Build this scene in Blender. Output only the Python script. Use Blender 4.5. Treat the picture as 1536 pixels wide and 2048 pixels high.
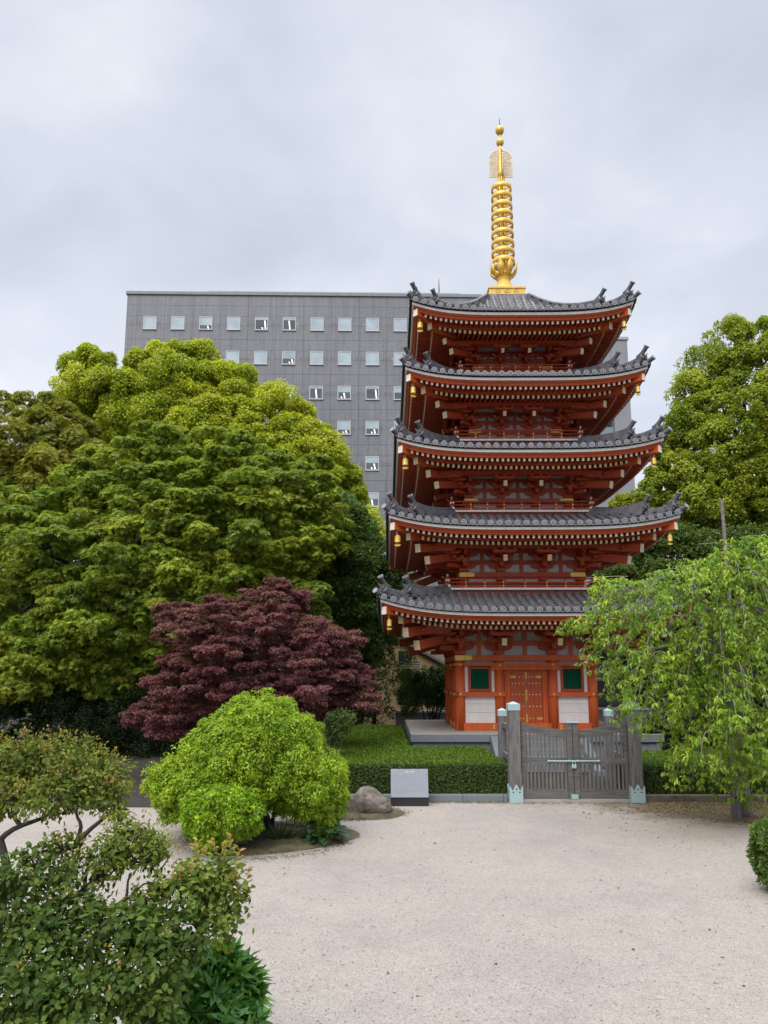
import bpy, math, random
import numpy as np
from mathutils import Vector, Matrix

for o in list(bpy.data.objects):
    bpy.data.objects.remove(o, do_unlink=True)
scene = bpy.context.scene
COL = scene.collection
RND = random.Random(11)
rng = np.random.default_rng(11)
PI = math.pi

# ------------------------------------------------------------------ camera
CAM_Z, PITCH, FOC, CY = 3.0, 0.1606, 1500.0, 1108.0
cd = bpy.data.cameras.new("camera")
cam = bpy.data.objects.new("camera", cd)
COL.objects.link(cam)
cam.location = (0, 0, CAM_Z)
cam.rotation_euler = (PI / 2 + PITCH, 0, 0)
cd.sensor_width = 36.0
cd.lens = FOC / 2048 * 36.0
cd.shift_y = (CY - 1024) / 2048
cd.clip_start = 0.05
cd.clip_end = 5000
scene.camera = cam

# ------------------------------------------------------------------ exposure
vs = scene.view_settings
scene.display_settings.display_device = 'sRGB'
vs.view_transform = 'Standard'
vs.look = 'None'
vs.exposure = 0.72
vs.gamma = 1.0
vs.use_curve_mapping = False
scene.cycles.max_bounces = 12
scene.cycles.diffuse_bounces = 8
scene.cycles.transmission_bounces = 8
scene.cycles.use_denoising = True

# ------------------------------------------------------------------ sky (overcast) and soft sun
SUN_EL, SUN_AZ = math.radians(47), math.radians(205)      # azimuth clockwise from +Y: behind the camera
w = bpy.data.worlds.new("World")
scene.world = w
w.use_nodes = True
nt = w.node_tree
nt.nodes.clear()


def nd(tree, t, **kw):
    n = tree.nodes.new(t)
    for k, v in kw.items():
        setattr(n, k, v)
    return n


def math_node(tree, op, a, b=None, c=None, clamp=False):
    n = nd(tree, 'ShaderNodeMath', operation=op, use_clamp=clamp)
    for i, s in enumerate((a, b, c)):
        if s is None:
            continue
        if isinstance(s, (int, float)):
            n.inputs[i].default_value = s
        else:
            tree.links.new(s, n.inputs[i])
    return n.outputs[0]


def ramp(tree, fac, stops, interp='LINEAR'):
    r = nd(tree, 'ShaderNodeValToRGB')
    r.color_ramp.interpolation = interp
    el = r.color_ramp.elements
    while len(el) < len(stops):
        el.new(0.5)
    for e, (p, c) in zip(el, stops):
        e.position = p
        e.color = (*c, 1) if len(c) == 3 else c
    tree.links.new(fac, r.inputs[0])
    return r.outputs[0]


def mixc(tree, fac, a, b, blend='MIX'):
    n = nd(tree, 'ShaderNodeMix', data_type='RGBA', blend_type=blend)
    for i, s in ((0, fac), (6, a), (7, b)):
        if isinstance(s, (int, float)):
            n.inputs[i].default_value = s
        elif isinstance(s, tuple):
            n.inputs[i].default_value = (*s, 1)
        else:
            tree.links.new(s, n.inputs[i])
    return n.outputs[2]


sky = nd(nt, 'ShaderNodeTexSky', sky_type='NISHITA', sun_disc=False)
sky.sun_elevation = SUN_EL
sky.sun_rotation = SUN_AZ
tc = nd(nt, 'ShaderNodeTexCoord')
sep = nd(nt, 'ShaderNodeSeparateXYZ')
nt.links.new(tc.outputs['Generated'], sep.inputs[0])
zup = math_node(nt, 'MAXIMUM', sep.outputs[2], 0.0)
den = math_node(nt, 'ADD', zup, 0.42)
cmb = nd(nt, 'ShaderNodeCombineXYZ')
nt.links.new(math_node(nt, 'DIVIDE', sep.outputs[0], den), cmb.inputs[0])
nt.links.new(math_node(nt, 'DIVIDE', sep.outputs[1], den), cmb.inputs[1])
n1 = nd(nt, 'ShaderNodeTexNoise')
n1.inputs['Scale'].default_value = 2.9
n1.inputs['Detail'].default_value = 6
n1.inputs['Roughness'].default_value = 0.5
n1.inputs['Distortion'].default_value = 0.35
mp = nd(nt, 'ShaderNodeMapping')
mp.inputs['Location'].default_value = (3.1, 1.7, 0.4)
mp.inputs['Rotation'].default_value = (0, 0, 0.5)
mp.inputs['Scale'].default_value = (1.0, 1.25, 1.0)
nt.links.new(cmb.outputs[0], mp.inputs[0])
nt.links.new(mp.outputs[0], n1.inputs[0])
cloud = ramp(nt, n1.outputs[0], [(0.28, (3.70, 4.00, 4.70)), (0.45, (4.22, 4.50, 5.14)),
                                 (0.57, (4.72, 4.96, 5.55)), (0.72, (5.5, 5.68, 6.12))])
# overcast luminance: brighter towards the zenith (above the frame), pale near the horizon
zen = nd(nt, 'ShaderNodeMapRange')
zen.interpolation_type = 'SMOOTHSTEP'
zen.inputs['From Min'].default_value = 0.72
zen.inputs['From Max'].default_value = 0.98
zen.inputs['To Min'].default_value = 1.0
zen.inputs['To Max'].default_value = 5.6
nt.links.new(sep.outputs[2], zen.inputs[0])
hor = nd(nt, 'ShaderNodeMapRange')
hor.inputs['From Min'].default_value = 0.0
hor.inputs['From Max'].default_value = 0.55
hor.inputs['To Min'].default_value = 1.17
hor.inputs['To Max'].default_value = 1.0
nt.links.new(sep.outputs[2], hor.inputs[0])
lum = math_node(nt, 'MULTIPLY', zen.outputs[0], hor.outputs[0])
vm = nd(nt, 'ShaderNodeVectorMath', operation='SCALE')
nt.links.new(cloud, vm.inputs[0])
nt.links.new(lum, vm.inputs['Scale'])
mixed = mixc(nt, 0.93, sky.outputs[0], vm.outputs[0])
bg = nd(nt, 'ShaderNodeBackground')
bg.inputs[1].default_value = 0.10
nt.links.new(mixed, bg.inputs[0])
wo = nd(nt, 'ShaderNodeOutputWorld')
nt.links.new(bg.outputs[0], wo.inputs[0])

ld = bpy.data.lights.new("sun", 'SUN')
ld.energy = 1.5
ld.angle = math.radians(35)
ld.color = (1.0, 0.96, 0.90)
sun = bpy.data.objects.new("sun", ld)
COL.objects.link(sun)
_sd = Vector((math.sin(SUN_AZ) * math.cos(SUN_EL), math.cos(SUN_AZ) * math.cos(SUN_EL), math.sin(SUN_EL)))
sun.rotation_euler = (-_sd).to_track_quat('-Z', 'Y').to_euler()


# ------------------------------------------------------------------ helpers
def ray(px, py):
    u = (px - 768) / FOC
    v = (CY - py) / FOC
    c, s = math.cos(PITCH), math.sin(PITCH)
    return u, c - v * s, s + v * c


def at(px, py, Y):
    """the point at depth Y that the photograph shows at pixel (px, py)"""
    u, y, z = ray(px, py)
    return Vector((u / y * Y, Y, z / y * Y + CAM_Z))


def zat(py, Y):
    return at(768, py, Y).z


def tag(o, label=None, cat=None, group=None, kind=None):
    if label: o['label'] = label
    if cat: o['category'] = cat
    if group: o['group'] = group
    if kind: o['kind'] = kind
    return o


def empty(name, loc=(0, 0, 0), rz=0, label=None, cat=None, group=None):
    o = bpy.data.objects.new(name, None)
    COL.objects.link(o)
    o.location = loc
    o.rotation_euler = (0, 0, rz)
    o.empty_display_size = 0.3
    return tag(o, label, cat, group)


def dup(o, parent=None):
    c = o.copy()
    COL.objects.link(c)
    if parent is not None:
        c.parent = parent
    for ch in list(o.children):
        dup(ch, c)
    return c


class MB:
    """collects shapes; build() links them as one mesh object"""

    def __init__(self):
        self.v, self.f, self.m, self.s = [], [], [], []
        self.M = None

    def add(self, vs, fs, mi=0, smooth=False):
        b = len(self.v)
        if self.M is not None:
            vs = [tuple(self.M @ Vector(p)) for p in vs]
        self.v.extend([tuple(p) for p in vs])
        for f in fs:
            self.f.append(tuple(b + i for i in f))
            self.m.append(mi)
            self.s.append(smooth)

    def box(self, x0, x1, y0, y1, z0, z1, mi=0):
        self.add([(x0, y0, z0), (x1, y0, z0), (x1, y1, z0), (x0, y1, z0),
                  (x0, y0, z1), (x1, y0, z1), (x1, y1, z1), (x0, y1, z1)],
                 [(0, 3, 2, 1), (4, 5, 6, 7), (0, 1, 5, 4), (1, 2, 6, 5), (2, 3, 7, 6), (3, 0, 4, 7)], mi)

    def taper(self, cx, cy, z0, z1, a0, b0, a1, b1, mi=0):
        """frustum with half sizes a,b at bottom and top"""
        self.add([(cx - a0, cy - b0, z0), (cx + a0, cy - b0, z0), (cx + a0, cy + b0, z0), (cx - a0, cy + b0, z0),
                  (cx - a1, cy - b1, z1), (cx + a1, cy - b1, z1), (cx + a1, cy + b1, z1), (cx - a1, cy + b1, z1)],
                 [(0, 3, 2, 1), (4, 5, 6, 7), (0, 1, 5, 4), (1, 2, 6, 5), (2, 3, 7, 6), (3, 0, 4, 7)], mi)

    def beam(self, p0, p1, w, h, mi=0, end=None, endi=1):
        """box beam from p0 to p1; end = thickness of a plate on the p1 end in material endi"""
        p0, p1 = Vector(p0), Vector(p1)
        d = (p1 - p0).normalized()
        sd = d.cross(Vector((0, 0, 1)))
        sd = sd.normalized() if sd.length > 1e-5 else Vector((1, 0, 0))
        up = sd.cross(d)

        def ring(p, k=1.0):
            return [p - sd * w / 2 * k - up * h / 2 * k, p + sd * w / 2 * k - up * h / 2 * k,
                    p + sd * w / 2 * k + up * h / 2 * k, p - sd * w / 2 * k + up * h / 2 * k]
        F = [(0, 3, 2, 1), (4, 5, 6, 7), (0, 1, 5, 4), (1, 2, 6, 5), (2, 3, 7, 6), (3, 0, 4, 7)]
        self.add(ring(p0) + ring(p1), F, mi)
        if end:
            self.add(ring(p1, 1.06) + ring(p1 + d * end, 1.06), F, endi)

    def tube(self, pts, rad, n=8, mi=0, caps=True, smooth=True):
        pts = [Vector(p) for p in pts]
        if not hasattr(rad, '__len__'):
            rad = [rad] * len(pts)
        vs, fs = [], []
        prev = None
        for i, p in enumerate(pts):
            d = (pts[min(i + 1, len(pts) - 1)] - pts[max(i - 1, 0)])
            d = d.normalized() if d.length > 1e-9 else Vector((0, 0, 1))
            if prev is None:
                a = d.cross(Vector((0, 0, 1)))
                a = a.normalized() if a.length > 1e-3 else Vector((1, 0, 0))
            else:
                a = (prev - d * prev.dot(d))
                a = a.normalized() if a.length > 1e-6 else d.orthogonal().normalized()
            prev = a
            b = d.cross(a)
            for k in range(n):
                t = 2 * PI * k / n
                vs.append(p + (a * math.cos(t) + b * math.sin(t)) * rad[i])
        for i in range(len(pts) - 1):
            for k in range(n):
                k2 = (k + 1) % n
                fs.append((i * n + k, i * n + k2, (i + 1) * n + k2, (i + 1) * n + k))
        self.add(vs, fs, mi, smooth)
        if caps:
            self.add(vs[:n], [tuple(range(n))[::-1]], mi)
            self.add(vs[-n:], [tuple(range(n))], mi)

    def lathe(self, prof, n=16, c=(0, 0, 0), mi=0, smooth=True):
        vs, fs = [], []
        for r, z in prof:
            for k in range(n):
                t = 2 * PI * k / n
                vs.append((c[0] + r * math.cos(t), c[1] + r * math.sin(t), c[2] + z))
        for i in range(len(prof) - 1):
            for k in range(n):
                k2 = (k + 1) % n
                fs.append((i * n + k, i * n + k2, (i + 1) * n + k2, (i + 1) * n + k))
        self.add(vs, fs, mi, smooth)

    def prism(self, poly, a0, a1, axis='y', mi=0):
        """poly in (x,z) extruded along y (axis='y') or in (y,z) along x, or (x,y) along z"""
        n = len(poly)
        if axis == 'y':
            vs = [(p[0], a0, p[1]) for p in poly] + [(p[0], a1, p[1]) for p in poly]
        elif axis == 'x':
            vs = [(a0, p[0], p[1]) for p in poly] + [(a1, p[0], p[1]) for p in poly]
        else:
            vs = [(p[0], p[1], a0) for p in poly] + [(p[0], p[1], a1) for p in poly]
        fs = [tuple(range(n)), tuple(range(2 * n - 1, n - 1, -1))]
        fs += [(i, i + n, (i + 1) % n + n, (i + 1) % n) for i in range(n)]
        self.add(vs, fs, mi)

    def build(self, name, mats, parent=None, label=None, bevel=0.0, fixn=True):
        me = bpy.data.meshes.new(name)
        me.from_pydata(self.v, [], self.f)
        if not isinstance(mats, (list, tuple)):
            mats = [mats]
        for m_ in mats:
            me.materials.append(m_)
        me.polygons.foreach_set('material_index', self.m)
        me.polygons.foreach_set('use_smooth', self.s)
        me.update()
        if fixn:
            import bmesh
            bm = bmesh.new()
            bm.from_mesh(me)
            bmesh.ops.recalc_face_normals(bm, faces=bm.faces)
            bm.to_mesh(me)
            bm.free()
        o = bpy.data.objects.new(name, me)
        COL.objects.link(o)
        if parent is not None:
            o.parent = parent
        if label:
            o['label'] = label
        if bevel > 0:
            md = o.modifiers.new('edge', 'BEVEL')
            md.width = bevel
            md.segments = 2
            md.limit_method = 'ANGLE'
            md.angle_limit = math.radians(40)
        return o


# ------------------------------------------------------------------ materials
def mat(name, col, rough=0.6, var=0.25, scale=3.0, stretch=(1, 1, 1), bump=0.0, bscale=40.0, bstretch=(1, 1, 1),
        metal=0.0, spec=0.4, dirt=None, dirt_scale=1.5, dirt_amt=0.5, coat=0.0):
    m = bpy.data.materials.new(name)
    m.use_nodes = True
    t = m.node_tree
    p = t.nodes['Principled BSDF']
    tcn = nd(t, 'ShaderNodeTexCoord')
    mpn = nd(t, 'ShaderNodeMapping')
    mpn.inputs['Scale'].default_value = stretch
    t.links.new(tcn.outputs['Object'], mpn.inputs[0])
    nz = nd(t, 'ShaderNodeTexNoise')
    nz.inputs['Scale'].default_value = scale
    nz.inputs['Detail'].default_value = 8
    nz.inputs['Roughness'].default_value = 0.62
    t.links.new(mpn.outputs[0], nz.inputs[0])
    lo = tuple(c * (1 - var) for c in col)
    hi = tuple(min(1, c * (1 + var)) for c in col)
    c = ramp(t, nz.outputs[0], [(0.28, lo), (0.5, col), (0.74, hi)])
    if dirt:
        n2 = nd(t, 'ShaderNodeTexNoise')
        n2.inputs['Scale'].default_value = dirt_scale
        n2.inputs['Detail'].default_value = 10
        n2.inputs['Roughness'].default_value = 0.7
        t.links.new(mpn.outputs[0], n2.inputs[0])
        f = ramp(t, n2.outputs[0], [(0.47, (0, 0, 0)), (0.68, (dirt_amt,) * 3)])
        c = mixc(t, f, c, dirt)
    t.links.new(c, p.inputs['Base Color'])
    p.inputs['Roughness'].default_value = rough
    p.inputs['Metallic'].default_value = metal
    p.inputs['Specular IOR Level'].default_value = spec
    if coat:
        p.inputs['Coat Weight'].default_value = coat
    if bump:
        mb_ = nd(t, 'ShaderNodeMapping')
        mb_.inputs['Scale'].default_value = bstretch
        t.links.new(tcn.outputs['Object'], mb_.inputs[0])
        n3 = nd(t, 'ShaderNodeTexNoise')
        n3.inputs['Scale'].default_value = bscale
        n3.inputs['Detail'].default_value = 6
        t.links.new(mb_.outputs[0], n3.inputs[0])
        b = nd(t, 'ShaderNodeBump')
        b.inputs['Strength'].default_value = bump
        b.inputs['Distance'].default_value = 0.02
        t.links.new(n3.outputs[0], b.inputs['Height'])
        t.links.new(b.outputs[0], p.inputs['Normal'])
    return m


def leaf_mat(name, rough=0.45, spec=0.35, trans=0.40):
    m = bpy.data.materials.new(name)
    m.use_nodes = True
    t = m.node_tree
    p = t.nodes['Principled BSDF']
    a = nd(t, 'ShaderNodeAttribute', attribute_name='tint')
    t.links.new(a.outputs['Color'], p.inputs['Base Color'])
    p.inputs['Roughness'].default_value = rough
    p.inputs['Specular IOR Level'].default_value = spec
    tr = nd(t, 'ShaderNodeBsdfTranslucent')
    g = nd(t, 'ShaderNodeVectorMath', operation='MULTIPLY')
    g.inputs[1].default_value = (1.15, 1.2, 0.6)
    t.links.new(a.outputs['Color'], g.inputs[0])
    t.links.new(g.outputs[0], tr.inputs[0])
    mx = nd(t, 'ShaderNodeMixShader')
    mx.inputs[0].default_value = trans
    t.links.new(p.outputs[0], mx.inputs[1])
    t.links.new(tr.outputs[0], mx.inputs[2])
    t.links.new(mx.outputs[0], t.nodes['Material Output'].inputs[0])
    return m


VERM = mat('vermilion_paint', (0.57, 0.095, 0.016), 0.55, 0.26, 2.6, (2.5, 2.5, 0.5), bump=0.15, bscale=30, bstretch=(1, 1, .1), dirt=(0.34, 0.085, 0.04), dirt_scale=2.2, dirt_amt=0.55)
VERMF = mat('vermilion_fascia', (0.48, 0.075, 0.016), 0.55, 0.2, 3.0, dirt=(0.26, 0.045, 0.02), dirt_amt=0.4)  # darker copy of the vermilion, eave shade put into the colour
VERM2 = mat('vermilion_beam', (0.41, 0.060, 0.016), 0.55, 0.2, 3.0, dirt=(0.22, 0.04, 0.02), dirt_amt=0.4)  # duller vermilion copy carrying the shade of undersides and upper storeys
DOORW = mat('red_wood_door', (0.42, 0.075, 0.020), 0.45, 0.28, 5, (6, 6, .5), bump=0.2, bscale=18, bstretch=(6, 6, .4))
CREAM = mat('cream_gilt_end', (0.78, 0.66, 0.40), 0.45, 0.2, 25, dirt=(0.45, 0.33, 0.13), dirt_scale=18, dirt_amt=0.5)
WHITE2 = mat('white_eave_paint', (0.88, 0.86, 0.82), 0.7, 0.06, 2.0, dirt=(0.6, 0.56, 0.5), dirt_amt=0.3)
WHITE = mat('white_limewash', (0.72, 0.675, 0.66), 0.7, 0.08, 2.0, (1, 1, .5), bump=0.05, dirt=(0.5, 0.46, 0.43), dirt_amt=0.25)
PLAST = mat('grey_white_plaster', (0.50, 0.475, 0.48), 0.8, 0.10, 4)
TILE = mat('grey_roof_tile', (0.095, 0.092, 0.102), 0.36, 0.45, 3.5, bump=0.25, bscale=26, dirt=(0.20, 0.195, 0.20), dirt_scale=5, dirt_amt=0.7, spec=0.5)
TILEL = mat('pale_tile_rim', (0.27, 0.27, 0.29), 0.45, 0.25, 8)
BLACK = mat('dark_eave_edge', (0.012, 0.012, 0.014), 0.6, 0.2, 3)
GOLD = mat('gilt_bronze', (0.80, 0.52, 0.10), 0.40, 0.14, 5, metal=0.25, spec=0.5, bump=0.06, bscale=20, dirt=(0.46, 0.30, 0.08), dirt_scale=3, dirt_amt=0.4)
GOLDD = mat('gilt_fitting', (0.66, 0.42, 0.09), 0.4, 0.25, 12, metal=0.4, dirt=(0.35, 0.24, 0.07), dirt_scale=9)
GREEN = mat('green_lattice', (0.006, 0.115, 0.062), 0.5, 0.2, 3, (4, 4, 1))
GRANITE = mat('blue_grey_granite', (0.165, 0.185, 0.20), 0.65, 0.35, 60, bump=0.15, bscale=60, dirt=(0.13, 0.14, 0.15), dirt_scale=2.5)
SLABTOP = mat('pale_stone_top', (0.33, 0.31, 0.28), 0.75, 0.2, 5, bump=0.1, dirt=(0.27, 0.25, 0.22), dirt_scale=1.2)
OLDWOOD = mat('weathered_grey_wood', (0.130, 0.122, 0.118), 0.8, 0.5, 4, (7, 7, .7), bump=0.5, bscale=14, bstretch=(7, 7, .5), dirt=(0.22, 0.205, 0.195), dirt_scale=2.4, dirt_amt=0.7)
OLDWOODH = mat('weathered_grey_wood_rail', (0.115, 0.107, 0.103), 0.8, 0.5, 4, (.7, 7, 7), bump=0.5, bscale=14, bstretch=(.5, 7, 7), dirt=(0.2, 0.185, 0.175), dirt_scale=2.4, dirt_amt=0.6)
VERDI = mat('verdigris_copper', (0.34, 0.465, 0.47), 0.6, 0.16, 6, dirt=(0.30, 0.36, 0.36), dirt_scale=6, dirt_amt=0.5)
BARK = mat('dark_bark', (0.035, 0.029, 0.024), 0.85, 0.45, 6, (4, 4, .6), bump=0.8, bscale=16, bstretch=(3, 3, .6))
TWIG = mat('grey_twig', (0.22, 0.185, 0.165), 0.8, 0.35, 10, bump=0.4)
ROCKM = mat('lichened_rock', (0.135, 0.107, 0.088), 0.85, 0.45, 4.0, bump=0.9, bscale=9, dirt=(0.26, 0.24, 0.20), dirt_scale=5, dirt_amt=0.7)
LEAF = leaf_mat('leaf')
LEAFG = leaf_mat('glossy_leaf', 0.36, 0.35, 0.2)
LEAFS = leaf_mat('shrub_leaf', 0.55, 0.12, 0.35)

# ------------------------------------------------------------------ the pagoda
PX, PY, PROT = 5.16, 30.0, -0.0053
S = {1: 5.226, 2: 4.941, 3: 4.655, 4: 4.346, 5: 4.068}                # half width of the white strip
ZS = {1: 4.96, 2: 7.925, 3: 10.735, 4: 13.515, 5: 16.17}              # its height mid-side
LIFT = {1: 0.47, 2: 0.415, 3: 0.42, 4: 0.42, 5: 0.42}                 # corner upturn
NB = {2: 2.892, 3: 2.673, 4: 2.447, 5: 2.207}                         # balustrade half width
ZB = {2: 6.12, 3: 9.06, 4: 11.89, 5: 14.665}                          # white balcony strip
BB = {1: 2.39, 2: 2.16, 3: 1.90, 4: 1.64, 5: 1.41}                    # column lines
AA = {1: 0.965, 2: 0.79, 3: 0.66, 4: 0.56, 5: 0.52}
QQ = {1: 1.24, 2: 1.10, 3: 1.0, 4: 0.92, 5: 0.86}                     # bracket scale
pag = empty('five_storied_pagoda', (PX, PY, 0), PROT,
            'tall vermilion five storied pagoda with grey tiled roofs and golden spire', 'pagoda')


def Mk(k):
    return Matrix.Rotation(k * PI / 2, 4, 'Z')


def lift(i, x, o):
    wgt = max(0.0, (o - BB[i]) / (S[i] - BB[i])) ** 1.3
    return LIFT[i] * wgt * min(1.15, abs(x) / max(o, 1e-6)) ** 3.8


def roof_in(i):
    return (NB[i + 1] - 0.14, ZB[i + 1] - 0.17) if i < 5 else (0.80, 18.60)


def zroof(i, x, o):
    a, zt = roof_in(i)
    E = S[i] + 0.12
    t = min(1.0, max(0.0, (o - a) / (E - a)))
    ze = ZS[i] + 0.155
    p = 1.45 if i < 5 else 1.75
    return ze + (zt - ze) * (1 - t) ** p + lift(i, x, o)


def sweep(mb, i, sec, mi=0, n=30):
    """closed section [(out, z above mid-side zero)] swept along all four eaves, mitred at the corners"""
    us = [math.copysign(abs(q) ** 0.75, q) for q in np.linspace(-1, 1, n + 1)]
    ns = len(sec)
    for k in range(4):
        mb.M = Mk(k)
        vs, fs = [], []
        for u in us:
            for o, z in sec:
                vs.append((u * o, -o, z + lift(i, u * o, o)))
        for a in range(n):
            for b in range(ns):
                b2 = (b + 1) % ns
                fs.append((a * ns + b, a * ns + b2, (a + 1) * ns + b2, (a + 1) * ns + b))
        mb.add(vs, fs, mi)
    mb.M = None


def boat(L, h, cut=0.42):
    """bracket arm outline in (x,z): flat top, lower ends curved up"""
    a = L / 2
    pts = [(-a, h), (-a, h * 0.55)]
    for q in range(1, 5):
        t = q / 5
        pts.append((-a + (a * cut) * (t), h * 0.55 * (1 - t) ** 2))
    pts += [(-a + a * cut, 0), (a - a * cut, 0)]
    for q in range(4, 0, -1):
        t = q / 5
        pts.append((a - (a * cut) * t, h * 0.55 * (1 - t) ** 2))
    pts += [(a, h * 0.55), (a, h)]
    return pts


def block(mb, x, y, z, w, h):
    mb.taper(x, y, z, z + h * .45, w * .36, w * .36, w * .5, w * .5)
    mb.box(x - w / 2, x + w / 2, y - w / 2, y + w / 2, z + h * .45, z + h)


def bracket_front(q):
    """a three stepped bracket cluster on one column; origin on the column line at lintel top, facing -y"""
    mb = MB()
    wd = .115 * q
    block(mb, 0, 0, 0, .30 * q, .15 * q)
    mb.prism([(x, z + .14 * q) for x, z in boat(.80 * q, .14 * q)], -wd / 2 - .02, wd / 2, 'y')
    for x in (-.33, 0, .33):
        block(mb, x * q, -.01, .28 * q, .16 * q, .09 * q)
    block(mb, 0, 0, .42 * q, .26 * q, .12 * q)
    mb.prism([(x, z + .54 * q) for x, z in boat(.95 * q, .14 * q)], -wd / 2 - .02, wd / 2, 'y')
    # arms stepping out
    mb.prism([(-.42 * q, .27 * q), (-.42 * q, .20 * q), (-.30 * q, .14 * q), (0.05, .14 * q), (0.05, .27 * q)], -wd / 2, wd / 2, 'x')
    mb.prism([(-.80 * q, .46 * q), (-.80 * q, .40 * q), (-.66 * q, .33 * q), (0.05, .33 * q), (0.05, .46 * q)], -wd / 2, wd / 2, 'x')
    block(mb, 0, -.38 * q, .27 * q, .17 * q, .10 * q)
    mb.prism([(x, z + .36 * q) for x, z in boat(.74 * q, .11 * q)], -.38 * q - wd / 2, -.38 * q + wd / 2, 'y')
    for x in (-.31, 0, .31):
        block(mb, x * q, -.38 * q, .47 * q, .14 * q, .08 * q)
    block(mb, 0, -.76 * q, .46 * q, .16 * q, .09 * q)
    mb.prism([(x, z + .54 * q) for x, z in boat(.74 * q, .10 * q)], -.76 * q - wd / 2, -.76 * q + wd / 2, 'y')
    for x in (-.31, 0, .31):
        block(mb, x * q, -.76 * q, .64 * q, .14 * q, .07 * q)
    mb.prism([(x, z + .52 * q) for x, z in boat(.78 * q, .10 * q)], -1.12 * q - wd / 2, -1.12 * q + wd / 2, 'y')
    for x in (-.32, 0, .32):
        block(mb, x * q, -1.12 * q, .62 * q, .13 * q, .06 * q)
    mb.beam((0, 0.1, .74 * q), (0, -1.20 * q, .34 * q), .13 * q, .19 * q, 0, .018, 1)
    return mb


def bracket_corner(q):
    """corner cluster, origin on the corner column, outward diagonal is (-x,-y)"""
    mb = MB()
    wd = .12 * q
    block(mb, 0, 0, 0, .34 * q, .15 * q)
    for M in (Matrix.Identity(4), Matrix(((0, 1, 0, 0), (1, 0, 0, 0), (0, 0, 1, 0), (0, 0, 0, 1)))):
        mb.M = M
        # arm along the wall (towards +x and out to -x)
        mb.prism([(x - .05 * q, z + .14 * q) for x, z in boat(.92 * q, .14 * q)], -wd / 2, wd / 2, 'y')
        mb.prism([(x - .16 * q, z + .54 * q) for x, z in boat(1.3 * q, .14 * q)], -wd / 2, wd / 2, 'y')
        for x in (-.40, .36):
            block(mb, x * q, 0, .28 * q, .16 * q, .13 * q)
        for x in (-.74, .40):
            block(mb, x * q, 0, .68 * q, .15 * q, .08 * q)
        mb.prism([(x - .30 * q, z + .36 * q) for x, z in boat(.95 * q, .11 * q)], -.38 * q - wd / 2, -.38 * q + wd / 2, 'y')
        mb.prism([(x - .62 * q, z + .54 * q) for x, z in boat(.95 * q, .10 * q)], -.76 * q - wd / 2, -.76 * q + wd / 2, 'y')
        mb.prism([(x - .85 * q, z + .58 * q) for x, z in boat(1.0 * q, .10 * q)], -1.12 * q - wd / 2, -1.12 * q + wd / 2, 'y')
        for x in (-.5, -.1):
            block(mb, x * q, -.38 * q, .47 * q, .14 * q, .08 * q)
        for x in (-.85, -.45):
            block(mb, x * q, -.76 * q, .64 * q, .14 * q, .07 * q)
        for x in (-1.2, -.8):
            block(mb, x * q, -1.12 * q, .66 * q, .13 * q, .06 * q)
        mb.M = None
    d = Vector((-1, -1, 0))
    mb.beam((.1, .1, .20 * q), d * .55 * q + Vector((0, 0, .20 * q)), .15 * q, .13 * q)
    mb.beam((.1, .1, .40 * q), d * .92 * q + Vector((0, 0, .36 * q)), .15 * q, .13 * q)
    mb.beam((.1, .1, .62 * q), d * 1.30 * q + Vector((0, 0, .24 * q)), .20 * q, .25 * q, 0, .02, 1)
    mb.beam((0, 0, .86 * q), d * 1.62 * q + Vector((0, 0, .58 * q)), .20 * q, .25 * q, 0, .02, 1)
    return mb


def ridge_end(s=1.0):
    """demon-mask end tile with a curved horn; origin at its foot, facing -y"""
    mb = MB()
    # mask: base with shoulders and horns
    mb.prism([(-.15, 0), (-.17, .14), (-.12, .26), (-.07, .31), (.07, .31), (.12, .26), (.17, .14), (.15, 0)], -.05, .03, 'y')
    mb.prism([(-.11, .02), (-.12, .15), (-.05, .25), (.05, .25), (.12, .15), (.11, .02)], -.09, -.05, 'y')
    for x in (-1, 1):
        mb.lathe([(0, .035), (.035, .02), (.04, 0), (.03, -.03), (0, -.035)], 8, (x * .055, -.10, .17))
        mb.tube([(x * .10, -.05, .24), (x * .15, -.07, .30), (x * .16, -.09, .36)], [.035, .025, .008], 6)
        mb.tube([(x * .06, -.09, .06), (x * .13, -.11, .05), (x * .18, -.07, .12), (x * .14, -.06, .17)], [.03, .035, .03, .012], 6)
    mb.lathe([(0, .045), (.045, .02), (.05, 0), (.035, -.03), (0, -.04)], 8, (0, -.11, .10))
    pts = []
    for q in range(8):
        t = q / 7
        pts.append((0, .20 - .36 * t, .22 + .12 * t + .20 * t * t))
    mb.tube(pts, [.085, .085, .083, .08, .076, .076, .078, .082], 10, 0)
    e = Vector(pts[-1]); dd = (e - Vector(pts[-2])).normalized()
    mb.tube([e - dd * .03, e + dd * .012], .098, 12, 1)
    mb.tube([e + dd * .012, e + dd * .016], .07, 12, 0)
    return mb


ridge_proto = None
RIDGE_MESH = ridge_end().build('ridge_end_tile', [TILE, TILEL])
_rm = RIDGE_MESH.data
bpy.data.objects.remove(RIDGE_MESH)


def place(name, me, parent, loc, rz=0, sc=1.0, label=None):
    o = bpy.data.objects.new(name, me)
    COL.objects.link(o)
    o.parent = parent
    o.location = loc
    o.rotation_euler = (0, 0, rz)
    o.scale = (sc, sc, sc)
    if label:
        o['label'] = label
    return o


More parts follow.
